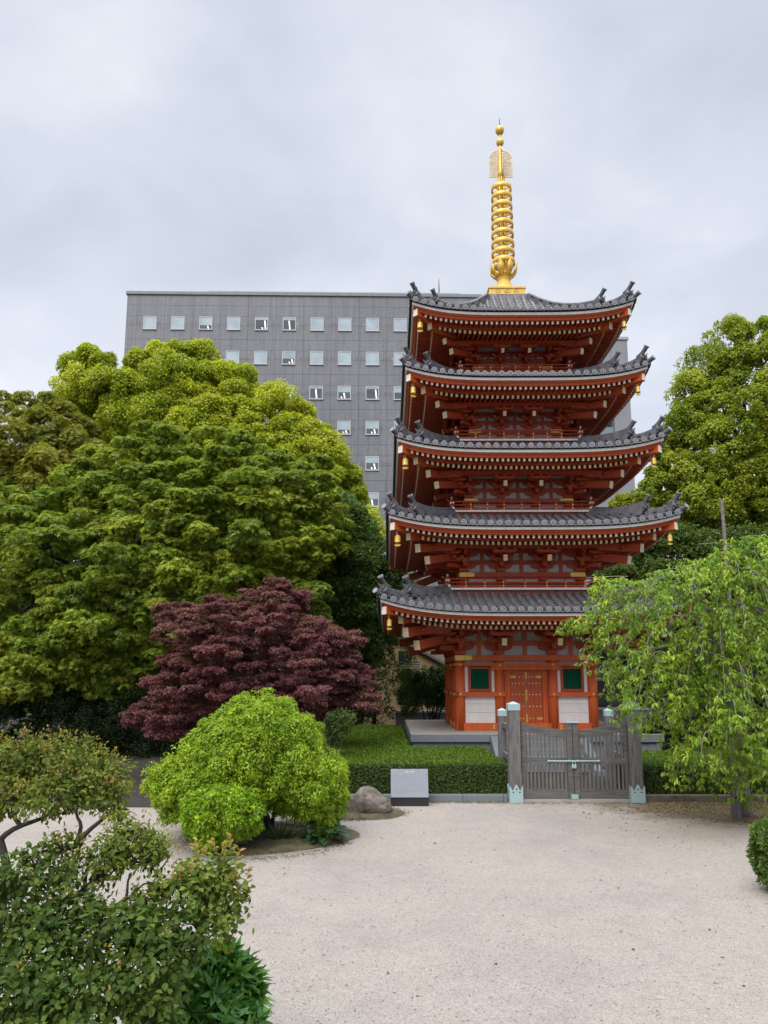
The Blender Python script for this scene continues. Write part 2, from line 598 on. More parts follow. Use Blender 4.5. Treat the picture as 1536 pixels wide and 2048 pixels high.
def make_roof(i):
    s, zs = S[i], ZS[i]
    a, zt = roof_in(i)
    E = s + 0.12
    N = int(round(2 * s / 0.305))
    N += (N % 2 == 0)
    pitch = 2 * (s - 0.10) / (N - 1)
    xs = [(-(N - 1) / 2 + j) * pitch for j in range(N)]
    mb = MB()
    for k in range(4):
        mb.M = Mk(k)
        # roll tiles: tapered segments, round end discs
        for x in xs:
            o0 = max(a, abs(x) + 0.06)
            if E - o0 < 0.25:
                o0 = E - 0.25
            nseg = max(1, int(round((E - o0) / 0.30)))
            L = (E - o0) / nseg
            for g in range(nseg):
                oa, ob = o0 + g * L, o0 + (g + 1) * L
                za = zroof(i, x, oa) + .035
                zb_ = zroof(i, x, ob) + .035
                vs = []
                for (o, z, r) in ((oa, za, .078), (ob, zb_, .088)):
                    for q in range(7):
                        t = PI * q / 6 * 1.14 - .22
                        vs.append((x + r * math.cos(t), -o, z + r * math.sin(t)))
                mb.add(vs, [(q, q + 1, q + 8, q + 7) for q in range(6)], 0, True)
                mb.add(vs[7:], [tuple(range(7))], 0)
            zc = zroof(i, x, E) + .04
            # disc with raised rim
            for (r0, r1, y0, y1, mi) in ((.098, .098, E - .02, E + .018, 1), (.066, .066, E + .0, E + .022, 0), (.03, .03, E + .0, E + .028, 1)):
                n = 14
                c0 = [(x + r0 * math.cos(2 * PI * q / n), -y0, zc + r0 * math.sin(2 * PI * q / n)) for q in range(n)]
                c1 = [(x + r1 * math.cos(2 * PI * q / n), -y1, zc + r1 * math.sin(2 * PI * q / n)) for q in range(n)]
                mb.add(c0 + c1, [(q, (q + 1) % n, n + (q + 1) % n, n + q) for q in range(n)] + [tuple(range(n, 2 * n))], mi)
        # pan tiles between the rolls: stepped courses, sagging in the middle
        edges = [-s - .08] + xs + [s + .08]
        for x0, x1 in zip(edges[:-1], edges[1:]):
            xm = (x0 + x1) / 2
            o0 = max(a, min(abs(x0), abs(x1)) - .02)
            o0 = min(o0, E - .1)
            nst = max(1, int(round((E - o0) / .19)))
            L = (E + .01 - o0) / nst
            vs, fs = [], []
            for g in range(nst):
                for (o, dz) in ((o0 + g * L, 0.0), (o0 + (g + 1) * L, .022)):
                    for xx, sg in ((x0, 0), (xm, -.03), (x1, 0)):
                        vs.append((xx, -o, zroof(i, xx, o) + dz + sg))
            R_ = len(vs) // 3
            for r in range(R_ - 1):
                for c in range(2):
                    fs.append((r * 3 + c, r * 3 + c + 1, r * 3 + c + 4, r * 3 + c + 3))
            lv = vs[-3:]
            vs += [(p[0], p[1], p[2] - .055 - (.012 if q == 1 else 0)) for q, p in enumerate(lv)]
            b = len(vs) - 6
            fs += [(b, b + 1, b + 4, b + 3), (b + 1, b + 2, b + 5, b + 4)]
            mb.add(vs, fs, 0)
        mb.M = None
    # underlay so that nothing shows through
    us = np.linspace(-1, 1, 21)
    os_ = np.linspace(a, E - .03, 9)
    for k in range(4):
        mb.M = Mk(k)
        vs = [(u * o, -o, zroof(i, u * o, o) - .06) for o in os_ for u in us]
        fs = [(r * 21 + c, r * 21 + c + 1, (r + 1) * 21 + c + 1, (r + 1) * 21 + c) for r in range(8) for c in range(20)]
        mb.add(vs, fs, 2)
    mb.M = None
    if i < 5:
        roof = mb.build('tiled_roof', [TILE, TILEL, BLACK], pag, fixn=False)
    else:
        roof = mb.build('tiled_roof', [TILE, TILEL, BLACK], pag, fixn=False, label='topmost grey tiled roof rising to the gold spire')

    # eave trim: dark edge, white strip, red fascias, soffit
    mb = MB()
    sweep(mb, i, [(E - .03, zs + .135), (E - .03, zs + .085), (s - .10, zs + .066), (s - .10, zs + .135)])
    mb.build('dark_eave_board', BLACK, roof)
    mb = MB()
    sweep(mb, i, [(s + .03, zs + .065), (s + .015, zs - .022), (s - .10, zs - .022), (s - .10, zs + .065)])
    mb.build('white_eave_strip', WHITE2, roof)
    mb = MB()
    sweep(mb, i, [(s - .035, zs - .0225), (s - .055, zs - .085), (s - .22, zs - .085), (s - .22, zs - .0225)])
    sweep(mb, i, [(s - .085, zs - .086), (s - .125, zs - .175), (s - .26, zs - .175), (s - .26, zs - .086)])
    # inner beam between the two rafter rows
    sweep(mb, i, [(s - .70, zs - .165), (s - .70, zs - .285), (s - .86, zs - .265), (s - .86, zs - .165)])
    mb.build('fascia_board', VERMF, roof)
    mb = MB()
    b = BB[i]
    us = [math.copysign(abs(q) ** .8, q) for q in np.linspace(-1, 1, 25)]
    prof = [(s - .13, zs - .150), (s - .72, zs - .10), (s - .80, zs - .245), (b + 1.0, zs - .245 + (s - .8 - b - 1.0) * .17), (b, zs - .245 + (s - .8 - b) * .17)]
    for k in range(4):
        mb.M = Mk(k)
        vs = [(u * o, -o, z + lift(i, u * o, o)) for o, z in prof for u in us]
        fs = [(r * 25 + c, r * 25 + c + 1, (r + 1) * 25 + c + 1, (r + 1) * 25 + c) for r in range(4) for c in range(24)]
        mb.add(vs, fs)
    mb.M = None
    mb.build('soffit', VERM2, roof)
    # rafters in two rows with pale gilt ends
    mb = MB()
    rp = .1885
    n1_ = int((s - .42) / rp)
    n2_ = int((s - 1.02) / rp)
    for k in range(4):
        mb.M = Mk(k)
        for j in range(-n1_, n1_ + 1):
            x = j * rp
            o1, o0 = s - .24, max(s - .80, abs(x) + .05)
            if o1 - o0 > .08:
                mb.beam((x, -o0, zs - .215 + (o1 - o0) * .11 + lift(i, x, o0)), (x, -o1, zs - .225 + lift(i, x, o1)), .075, .095, 0, .02, 1)
        for j in range(-n2_, n2_ + 1):
            x = (j + .0) * rp
            o1, o0 = s - .78, max(b + .0, abs(x) + .05)
            if o1 - o0 > .08:
                om = max(o0, (o0 + o1) / 2)
                mb.beam((x, -o0, zs - .34 + (o1 - o0) * .17 + lift(i, x, o0)), (x, -o1, zs - .355 + lift(i, x, o1)), .08, .11, 0, .02, 2)
    mb.M = None
    mb.build('rafters', [VERM2, CREAM2, CREAM], roof, fixn=False)
    # corner beams
    for k in range(4):
        mb = MB()
        mb.M = Mk(k)
        d = Vector((-1, -1, 0))
        zc = zs + LIFT[i]
        p1 = d * (s - .105) + Vector((0, 0, zc - .30))
        p0 = d * (s - 1.0) + Vector((0, 0, zs - .16 + lift(i, s - 1, s - 1)))
        mb.beam(p0, p1, .19, .24, 0, .025, 1)
        p1 = d * (s - .66) + Vector((0, 0, zs - .36 + lift(i, s - .66, s - .66) - .06))
        p0 = d * b + Vector((0, 0, zs - .2 + (s - .8 - b) * .17))
        mb.beam(p0, p1, .19, .27, 0, .025, 2)
        mb.build('corner_beam', [VERM, CREAM2, CREAM], roof)
    # hip ridges in two stages with their end ornaments
    h1, h2 = 0.70 * s + .29 * .9, s - .12
    h1 = {1: 4.27, 2: 4.06, 3: 3.78, 4: 3.45, 5: 3.14}[i]
    for k in range(4):
        for (r0, r1, hh, up) in ((a - (.02 if i < 5 else -.06), h1, .22 if i < 5 else .13, .22), (h1 + .06, h2, .15, .16)):
            mb = MB()
            mb.M = Mk(k)
            n = 14
            ps = []
            for q in range(n + 1):
                t = q / n
                o = r0 + (r1 - r0) * t
                ps.append(Vector((-o, -o, zroof(i, o, o) - .03 + up * t ** 2.5)))
            sd = Vector((1, -1, 0)).normalized()
            nl = 5 if hh > .15 else 4
            for l in range(nl):
                wd = .15 - .008 * l + (.012 if l % 2 else 0)
                z0, z1 = hh * 1.15 * l / nl, hh * 1.15 * (l + 1) / nl
                vs, fs = [], []
                for p in ps:
                    vs += [p - sd * wd + Vector((0, 0, z0 - (.12 if l == 0 else 0))), p + sd * wd + Vector((0, 0, z0 - (.12 if l == 0 else 0))),
                           p + sd * wd + Vector((0, 0, z1)), p - sd * wd + Vector((0, 0, z1))]
                for q in range(n):
                    for c in range(4):
                        c2 = (c + 1) % 4
                        fs.append((q * 4 + c, q * 4 + c2, q * 4 + 4 + c2, q * 4 + 4 + c))
                fs += [(0, 1, 2, 3), (n * 4 + 3, n * 4 + 2, n * 4 + 1, n * 4)]
                mb.add(vs, fs, 0)
            mb.tube([p + Vector((0, 0, hh * 1.15 + .03)) for p in ps], .085, 8, 0)
            rd = mb.build('hip_ridge', [TILE, TILEL], roof)
            e = Mk(k) @ (ps[-1] + Vector((-.03, -.03, -.02)))
            place('ridge_end_tile', _rm, roof, e, -PI / 4 + k * PI / 2, 1.05)
        # lone roll tile running out at the very corner
        mb = MB()
        mb.M = Mk(k)
        pts = [Vector((-o, -o, zroof(i, o, o) + .05 + .12 * ((o - h2) / .36) ** 2)) for o in np.linspace(h2, s + .20, 6)]
        mb.tube(pts, .085, 10, 0)
        dd = (pts[-1] - pts[-2]).normalized()
        mb.tube([pts[-1] - dd * .03, pts[-1] + dd * .012], .10, 12, 1)
        mb.build('corner_roll_tile', [TILE, TILEL], roof)
    return roof


CREAM2 = mat('white_rafter_end', (0.86, 0.80, 0.66), 0.5, 0.12, 25, dirt=(0.6, 0.45, 0.2), dirt_scale=30, dirt_amt=0.4)
for i in range(1, 6):
    make_roof(i)


# ------------------------------------------------------------------ storeys
def ring_boxes(mb, o0, o1, z0, z1, mi=0):
    """square ring between half widths o0<o1 made of four butted boxes"""
    mb.box(-o1, o1, -o1, -o0, z0, z1, mi)
    mb.box(-o1, o1, o0, o1, z0, z1, mi)
    mb.box(-o1, -o0, -o0, o0, z0, z1, mi)
    mb.box(o0, o1, -o0, o0, z0, z1, mi)


def upper_beams(mb, i, zl):
    """lintel, bay struts and purlins above the lintel top zl"""
    q, b, a = QQ[i], BB[i], AA[i]
    s, zs = S[i], ZS[i]
    ring_boxes(mb, b - .10, b + .17, zl - .16 * q, zl)                       # wall plate
    ring_boxes(mb, b - .05, b + .045, zl + .28 * q, zl + .42 * q)            # through beam
    ring_boxes(mb, b - .05, b + .045, zl + .68 * q, zl + .80 * q)
    ring_boxes(mb, b + .76 * q - .06, b + .76 * q + .06, zl + .71 * q, zl + .83 * q)
    ring_boxes(mb, b + 1.12 * q - .065, b + 1.12 * q + .065, zl + .68 * q, zl + .82 * q)
    for k in range(4):
        mb.M = Mk(k)
        for x in (-(a + b) / 2, 0, (a + b) / 2):
            mb.box(x - .055 * q, x + .055 * q, -b - .04, -b + .05, zl, zl + .28 * q)
            mb.box(x - .055 * q, x + .055 * q, -b - .04, -b + .05, zl + .42 * q, zl + .68 * q)
    mb.M = None


def make_storey(i):
    q, b, a = QQ[i], BB[i], AA[i]
    s, zs = S[i], ZS[i]
    zr = zs - .36
    zl = zr - .70 * q
    zbot = (ZB[i] - .35) if i > 1 else 1.05
    ztop = zs - .245 + (s - .8 - b) * .17 - .02
    mb = MB()
    mb.box(-b + .03, b - .03, -b + .03, b - .03, zbot, ztop)
    st = mb.build('storey', PLAST, pag)
    mb = MB()
    upper_beams(mb, i, zl)
    if i > 1:
        ring_boxes(mb, b - .05, b + .10, zl - .48 * q, zl - .34 * q)
        ring_boxes(mb, b - .05, b + .10, ZB[i] - .2, ZB[i] + .13)
        for k in range(4):
            mb.M = Mk(k)
            for x in (-(a + b) / 2, 0, (a + b) / 2):
                mb.box(x - .05, x + .05, -b - .03, -b + .05, ZB[i] + .13, zl - .48 * q)
        mb.M = None
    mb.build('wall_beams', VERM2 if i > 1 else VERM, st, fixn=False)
    # columns
    r = .17 if i > 1 else .185
    zb_ = zbot if i > 1 else 1.05
    cols = []
    for x in (-b, -a, a, b):
        for y in (-b, -a, a, b):
            if abs(x) == b or abs(y) == b:
                cols.append((x, y))
    for x, y in cols:
        mb = MB()
        mb.lathe([(0, zb_), (r, zb_), (r, zl - .16 * q), (0, zl - .16 * q)], 20, (x, y, 0))
        mb.build('column', VERM2 if i > 1 else VERM, st, fixn=False)
    # bracket clusters
    bf = bracket_front(q).build('bracket_cluster', [VERM2, CREAM], st)
    bc = bracket_corner(q).build('corner_bracket_cluster', [VERM2, CREAM], st)
    first = True
    for k in range(4):
        for x in (-a, a):
            p = Mk(k) @ Vector((x, -b, zl))
            if first:
                bf.location = p
                first = False
            else:
                place('bracket_cluster', bf.data, st, p, k * PI / 2)
        p = Mk(k) @ Vector((-b, -b, zl))
        if k == 0:
            bc.location = p
        else:
            place('corner_bracket_cluster', bc.data, st, p, k * PI / 2)
    # gilt plates on the ends of the wall plate
    for k in range(4):
        for sx in (-1, 1):
            mb = MB()
            mb.M = Mk(k)
            x1 = sx * (b + .17)
            x0 = sx * (b + .17 - .46 * q)
            xa, xb = min(x0, x1), max(x0, x1)
            mb.box(xa, xb, -b - .182, -b - .165, zl - .155 * q, zl - .01 * q)
            e = x0
            mb.prism([(e, zl - .155 * q), (e - sx * .06, zl - .083 * q), (e, zl - .01 * q)], -b - .182, -b - .165, 'y')
            mb.build('gilt_plate', GOLDD, st)
    return st


storeys = {i: make_storey(i) for i in range(1, 6)}


def make_balustrade(i):
    n, z = NB[i], ZB[i]
    b, a = BB[i], AA[i]
    mb = MB()
    ring_boxes(mb, n - .19, n - .13, z - .30, z - .04)
    bl = mb.build('balcony_apron', VERM2, pag)
    mb = MB()
    m = int(round(2 * n / .30))
    L = 2 * (n - .02) / m
    for k in range(4):
        mb.M = Mk(k)
        for j in range(m):
            x0 = -(n - .02) + j * L
            mb.box(x0 + .004, x0 + L - .004, -n + .0, -n + .14, z - .04, z + .035)
    mb.M = None
    mb.build('white_balcony_edge', WHITE, bl)
    mb = MB()
    mb.box(-n + .14, n - .14, -n + .14, n - .14, z - .05, z + .03)
    mb.build('balcony_floor', VERM2, bl)
    o = n - .07
    for nm, zz, h, ext in (('bottom_rail', .10, .05, .02), ('middle_rail', .235, .05, .14), ('top_rail', .37, .055, .22)):
        mb = MB()
        for k in range(4):
            mb.M = Mk(k)
            if ext < .1:
                mb.box(-o, o, -o - .03, -o + .03, z + zz - h / 2, z + zz + h / 2)
            else:
                zo = .004 * (k % 2)
                pts = [(-o - ext, -o, z + zz + zo + ext * .35), (-o - ext * .5, -o, z + zz + zo + ext * .1), (-o, -o, z + zz + zo),
                       (o, -o, z + zz + zo), (o + ext * .5, -o, z + zz + zo + ext * .1), (o + ext, -o, z + zz + zo + ext * .35)]
                mb.tube(pts, h / 2, 8)
        mb.M = None
        mb.build(nm, VERM2, bl, fixn=False)
    xs = [-b, -(a + b) / 2, -a, 0, a, (a + b) / 2, b]
    for k in range(4):
        for x in xs:
            mb = MB()
            mb.M = Mk(k)
            mb.box(x - .032, x + .032, -o - .035, -o + .035, z + .035, z + .345)
            for zz in (.10, .235):
                mb.tube([(x, -o - .035, z + zz), (x, -o - .055, z + zz)], .026, 8, 1)
            mb.M = None
            mb.build('baluster', [VERM2, GOLD], bl)
    for sx in (-1, 1):
        for sy in (-1, 1):
            mb = MB()
            x, y = sx * o, sy * o
            mb.box(x - .05, x + .05, y - .05, y + .05, z + .0, z + .42, 0)
            mb.box(x - .085, x + .085, y - .085, y + .085, z + .07, z + .145, 1)
            mb.box(x - .075, x + .075, y - .075, y + .075, z + .275, z + .335, 1)
            mb.lathe([(0, .42), (.04, .42), (.045, .44), (.028, .455), (.05, .485), (.048, .515), (.02, .55), (0, .56)], 10, (x, y, z), 2)
            mb.build('newel_post', [VERM2, CREAM2, SILV], bl, fixn=False)
    return bl


SILV = mat('silvery_finial', (0.55, 0.53, 0.52), 0.4, 0.15, 8, metal=0.3)
for i in range(2, 6):
    make_balustrade(i)

# ------------------------------------------------------------------ ground storey: walls, windows, door
b1, a1 = BB[1], AA[1]
st1 = storeys[1]
Z0 = 1.05
mb = MB()
ring_boxes(mb, b1 - .15, b1 + .14, Z0, 1.32)                      # sill board
ring_boxes(mb, b1 - .12, b1 + .20, 3.34, 3.45)                    # head tie
for k in range(4):
    mb.M = Mk(k)
    mb.box(-a1 - .32, a1 + .32, -b1 - .19, -b1 - .05, 3.20, 3.335)
    for x0, x1 in ((-b1 - .21, -a1 + .17), (a1 - .17, b1 + .21)):
        mb.box(x0, x1, -b1 - .21, -b1 - .06, 2.255, 2.415)
mb.M = None
mb.build('tie_beams', VERM, st1, bevel=.006)
mb = MB()
c = [(r_ * math.cos(2 * PI * t / 10), -d_, r_ * math.sin(2 * PI * t / 10)) for r_, d_ in ((.05, 0), (.038, .02), (.016, .034)) for t in range(10)]
mb.add(c, [(g * 10 + t, g * 10 + (t + 1) % 10, g * 10 + 10 + (t + 1) % 10, g * 10 + 10 + t) for g in range(2) for t in range(10)] + [tuple(range(20, 30))], 0, True)
_st = mb.build('gold_stud', GOLD, None, fixn=False)
stud = _st.data
bpy.data.objects.remove(_st)
for k in range(4):
    for x, z_, dd, sc in [(x, z_, dd, 1.0) for x in (-b1, -a1, a1, b1) for z_, dd in ((3.395, .202), (2.335, .212))] + [(x, z_, .142, .8) for x in (-b1, -1.2, 0, 1.2, b1) for z_ in (1.22, 1.13)]:
        place('gold_stud', stud, st1, Mk(k) @ Vector((x, -b1 - dd, z_)), k * PI / 2, sc)
for k in range(4):
    for x0, x1 in ((-b1 + .17, -a1 - .16), (a1 + .16, b1 - .17)):
        # lower white boarded panel
        mb = MB(); mb.M = Mk(k)
        for zz0, zz1 in ((1.315, 1.68), (1.686, 1.99), (1.996, 2.26)):
            mb.box(x0 - .02, x1 + .02, -b1 - .05, -b1 + .02, zz0, zz1)
        mb.build('white_wall_panel', WHITE, st1)
        # window: white jambs, red frame, green lattice
        mb = MB(); mb.M = Mk(k)
        xa, xb = x0 + .125, x1 - .125
        mb.box(xa, xb, -b1 - .06, -b1 + .02, 2.43, 2.52)
        mb.box(xa, xb, -b1 - .06, -b1 + .02, 3.235, 3.325)
        mb.box(xa, xa + .10, -b1 - .06, -b1 + .02, 2.52, 3.235)
        mb.box(xb - .10, xb, -b1 - .06, -b1 + .02, 2.52, 3.235)
        wn = mb.build('window_frame', VERM2, st1, bevel=.005)
        mb = MB(); mb.M = Mk(k)
        nb = 13
        L = (xb - xa - .2) / nb
        for j in range(nb):
            xx = xa + .10 + (j + .5) * L
            mb.prism([(xx - L * .42, -b1 + .0), (xx, -b1 - .04), (xx + L * .42, -b1 + .0)], 2.52, 3.235, 'z')
        mb.box(xa + .10, xb - .10, -b1 + .005, -b1 + .02, 2.52, 3.235)
        mb.build('green_lattice', GREEN, wn)
        mb = MB(); mb.M = Mk(k)
        mb.box(x0 - .0, xa - .003, -b1 - .035, -b1 + .02, 2.415, 3.335)
        mb.build('white_jamb', WHITE, st1)
        mb = MB(); mb.M = Mk(k)
        mb.box(xb + .003, x1 + .0, -b1 - .035, -b1 + .02, 2.415, 3.335)
        mb.build('white_jamb', WHITE, st1)
    # door: posts, two leaves with gilt straps and studs
    mb = MB(); mb.M = Mk(k)
    for sx in (-1, 1):
        for q, (c, w_, d_) in enumerate(((.80 - .08, .09, .03), (.635, .085, .07))):
            mb.box(sx * c - w_ / 2, sx * c + w_ / 2, -b1 - d_, -b1 + .04, 1.315, 3.20)
    mb.box(-.59, .59, -b1 - .02, -b1 + .03, 3.13, 3.20)
    mb.build('door_post', VERM, st1, bevel=.006)
    for sx in (-1, 1):
        mb = MB(); mb.M = Mk(k)
        xa, xb = (0.008, .585) if sx > 0 else (-.585, -.008)
        nb = 4
        L = (xb - xa) / nb
        for j in range(nb):
            mb.box(xa + j * L + .002, xa + (j + 1) * L - .002, -b1 + .0, -b1 + .05, 1.32, 3.13)
        dr = mb.build('door', DOORW, st1, bevel=.004)
        mb = MB(); mb.M = Mk(k)
        for zz in (1.47, 1.90, 2.32, 2.72, 2.95):
            for j in range(4):
                xx = sx * (.12 + j * .125)
                if zz in (1.47, 2.95) and j > 1:
                    continue
                c = [(xx + .022 * f * math.cos(2 * PI * t / 8), -b1 - .0 - d_, zz + .022 * f * math.sin(2 * PI * t / 8)) for f, d_ in ((1.0, 0), (.8, .014), (.3, .022)) for t in range(8)]
                mb.add(c, [(g * 8 + t, g * 8 + (t + 1) % 8, g * 8 + 8 + (t + 1) % 8, g * 8 + 8 + t) for g in range(2) for t in range(8)] + [tuple(range(16, 24))], 0, True)
        mb.build('door_studs', CREAM2, dr, fixn=False)
        for zz in (1.47, 2.95):
            mb = MB(); mb.M = Mk(k)
            xx = sorted((sx * .36, sx * .57))
            mb.box(xx[0], xx[1], -b1 - .012, -b1 + .0, zz - .045, zz + .045)
            mb.build('hinge_strap', GOLDD, dr)
    for zz0, zz1 in ((1.33, 1.62), (2.10, 2.50), (2.88, 3.12)):
        mb = MB(); mb.M = Mk(k)
        mb.box(-.035, .035, -b1 - .03, -b1 + .0, zz0, zz1)
        mb.box(-.022, .022, -b1 - .04, -b1 - .03, zz0 + .04, zz1 - .04)
        mb.build('meeting_strap', GOLDD, st1)

# ------------------------------------------------------------------ golden spire
mb = MB()
zb0, zb1 = zat(590, 29.3), zat(574.6, 29.3)
mb.taper(0, 0, 18.48, zb0 + .0, .86, .86, .80, .80, 1)
mb.taper(0, 0, zb0, zb1 - .07, .75, .75, .75, .75)
mb.box(-.785, .785, -.785, .785, zb1 - .07, zb1)
mb.box(-.77, .77, -.77, .77, zb0 + .001, zb0 + .05)
for k in range(4):
    mb.M = Mk(k)
    for x in (-.38, 0, .38):
        zc = (zb0 + .05 + zb1 - .07) / 2
        for rr in (.10, .055):
            pts = [(x + rr * math.cos(t), -.753, zc + rr * math.sin(t)) for t in np.linspace(0, 2 * PI, 17)]
            mb.tube(pts, .014, 5, 2, caps=False)
        for q in range(6):
            t = q * PI / 3
            mb.tube([(x + .055 * math.cos(t), -.753, zc + .055 * math.sin(t)), (x + .10 * math.cos(t + .3), -.753, zc + .10 * math.sin(t + .3))], .010, 4, 2)
mb.M = None
spire = mb.build('spire', [GOLD, TILE, GOLDD], pag, fixn=False, label='golden ringed spire on the top roof')
zd = zat(562, 30)
mb = MB()
mb.lathe([(.50, zb1), (.48, zb1 + .08), (.40, zb1 + .20), (.27, zd - .03), (.25, zd + .0), (.30, zd + .03), (.30, zd + .06), (.25, zd + .09),
          (.27, zd + .13), (.34, zd + .20), (.37, zd + .25), (.35, zd + .28), (.1, zd + .33), (0, zd + .33)], 28, (0, 0, 0))
mb.build('inverted_bowl', GOLD, spire, fixn=False)
mb = MB()
for q in range(8):
    t0 = 2 * PI * q / 8 + PI / 8
    c, s_ = math.cos(t0), math.sin(t0)
    prof = [(.34, .16, .09), (.44, .22, .12), (.54, .34, .14), (.575, .50, .13), (.57, .64, .08), (.62, .74, .02)]
    vs = []
    for r_, z_, w_ in prof:
        for e in (-1, 0, 1):
            rr = r_ + (.03 if e == 0 else 0)
            vs.append((c * rr - s_ * w_ * e, s_ * rr + c * w_ * e, zd + z_))
    fs = [(g * 3 + h, g * 3 + h + 1, g * 3 + h + 4, g * 3 + h + 3) for g in range(5) for h in range(2)]
    mb.add(vs, fs, 0, True)
lot = mb.build('lotus_petals', GOLD, spire, fixn=False)
md = lot.modifiers.new('thick', 'SOLIDIFY'); md.thickness = .03
ring_y = [515, 496.5, 478, 458.6, 439.2, 420.6, 402.5, 384, 365.8]
ring_r = [.495, .49, .485, .475, .468, .46, .452, .444, .435]
for yy, rr in zip(ring_y, ring_r):
    zc = zat(yy, 29.55)
    mb = MB()
    n = 32
    mb.lathe([(rr, -.10), (rr + .012, -.09), (rr + .012, .09), (rr, .10), (rr - .04, .10), (rr - .04, -.10), (rr, -.10)], n, (0, 0, zc))
    for q in range(6):
        t = 2 * PI * q / 6 + PI / 6
        mb.beam((.10 * math.cos(t), .10 * math.sin(t), zc), ((rr - .02) * math.cos(t), (rr - .02) * math.sin(t), zc), .05, .09)
    mb.build('spire_ring', GOLD, spire, fixn=False)
mb = MB()
zt_ = zat(300, 30)
n = 12
pr0, pr1 = zd + .3, zat(356, 30)
mb.lathe([(.13, pr0), (.12, pr1), (.15, pr1 + .01), (.15, pr1 + .25), (.14, zat(330, 30)), (.10, zat(318, 30)), (.09, zat(300, 30)), (.06, zat(292, 30)), (.045, zat(270, 30)), (.04, zat(262, 30))], 16, (0, 0, 0))
for q in range(8):                                                # fluting of the shaft between the rings
    t = 2 * PI * q / 8
    mb.tube([(.13 * math.cos(t), .13 * math.sin(t), pr0), (.12 * math.cos(t), .12 * math.sin(t), pr1)], .045, 6)
mb.build('spire_shaft', GOLD, spire, fixn=False)
GOLDL = mat('pale_gilt_openwork', (0.80, 0.60, 0.30), 0.45, 0.1, 5, metal=0.2)
for k in range(4):                                               # openwork flame plates
    mb = MB()
    mb.M = Matrix.Rotation(k * PI / 2 + .02, 4, 'Z')
    z0, z1 = zat(354.5, 30), zat(302, 30)
    W_ = .50
    H_ = z1 - z0

    def edge(u):
        return z0 + H_ * (0.62 + 0.38 * math.sqrt(max(0, 1 - (max(0, u - .12) / (W_ - .1)) ** 2)))
    mb.tube([(.08, 0, z0), (W_, 0, z0)], .02, 5)
    mb.tube([(W_, 0, z0), (W_, 0, z0 + H_ * .62)], .02, 5)
    mb.tube([(u, 0, edge(u)) for u in np.linspace(.10, W_, 10)], .02, 5)
    cz = z0 + H_ * .62
    for rr in (.15, .10, .05):
        mb.tube([(.30 + rr * math.cos(t), 0, cz + rr * math.sin(t)) for t in np.linspace(0, 2 * PI, 17)], .015, 4, caps=False)
    for q in range(12):
        t = 2 * PI * q / 12
        mb.tube([(.30 + .05 * math.cos(t), 0, cz + .05 * math.sin(t)), (.30 + .15 * math.cos(t + .2), 0, cz + .15 * math.sin(t + .2))], .012, 4)
    rr_ = random.Random(5)
    g = .082
    for iu in range(6):
        for iz in range(16):
            u, z = .10 + (iu + .5) * g * .9, z0 + (iz + .4) * g
            if u > W_ - .02 or z > edge(u) - .03 or math.hypot(u - .30, z - cz) < .17:
                continue
            ph = rr_.random() * 6
            mb.tube([(u + (.012 + .030 * t / 5) * math.cos(ph + t), 0, z + (.012 + .030 * t / 5) * math.sin(ph + t)) for t in np.linspace(0, 5.6, 9)], .0145, 4, caps=False)
    mb.M = None
    mb.build('flame_plate', GOLDL, spire, fixn=False)
for yc, r_ in ((284.5, .17), (260.5, .195)):
    mb = MB()
    zc = zat(yc, 30)
    prof = [(0, -r_ * 1.0), (r_ * .62, -r_ * .95), (r_ * .80, -r_ * .7), (r_ * .97, -r_ * .4), (r_ * 1.0, 0), (r_ * .9, r_ * .5), (r_ * .55, r_ * .9), (r_ * .1, r_ * 1.12), (0, r_ * 1.15)]
    mb.lathe(prof, 18, (0, 0, zc))
    mb.build('jewel', GOLD, spire, fixn=False)
mb = MB()
mb.tube([(0, 0, zat(262, 30)), (0, 0, zat(237, 30))], [.03, .014], 6)
mb.build('lightning_rod', TILE, spire, fixn=False)

# ------------------------------------------------------------------ wind bells under the corner beams
BELLS = []


def bell_mesh():
    mb = MB()
    mb.tube([(0, 0, 0), (0, 0, -.12)], .012, 6)
    mb.lathe([(0, -.10), (.035, -.11), (.07, -.135), (.085, -.18), (.088, -.30), (.098, -.35), (.11, -.385), (.095, -.385), (.08, -.30), (0, -.16)], 16)
    for q in range(4):
        t = q * PI / 2
        mb.box(-.005 + .09 * math.cos(t), .005 + .09 * math.cos(t), -.005 + .09 * math.sin(t), .005 + .09 * math.sin(t), -.34, -.16)
    mb.tube([(0, 0, -.18), (0, 0, -.43)], .010, 6)
    return mb


def plate_mesh():
    mb = MB()
    mb.prism([(-.12, -.47), (-.06, -.44), (0, -.42), (.06, -.44), (.12, -.47), (.07, -.505), (0, -.52), (-.07, -.505)], -.008, .008, 'y')
    return mb


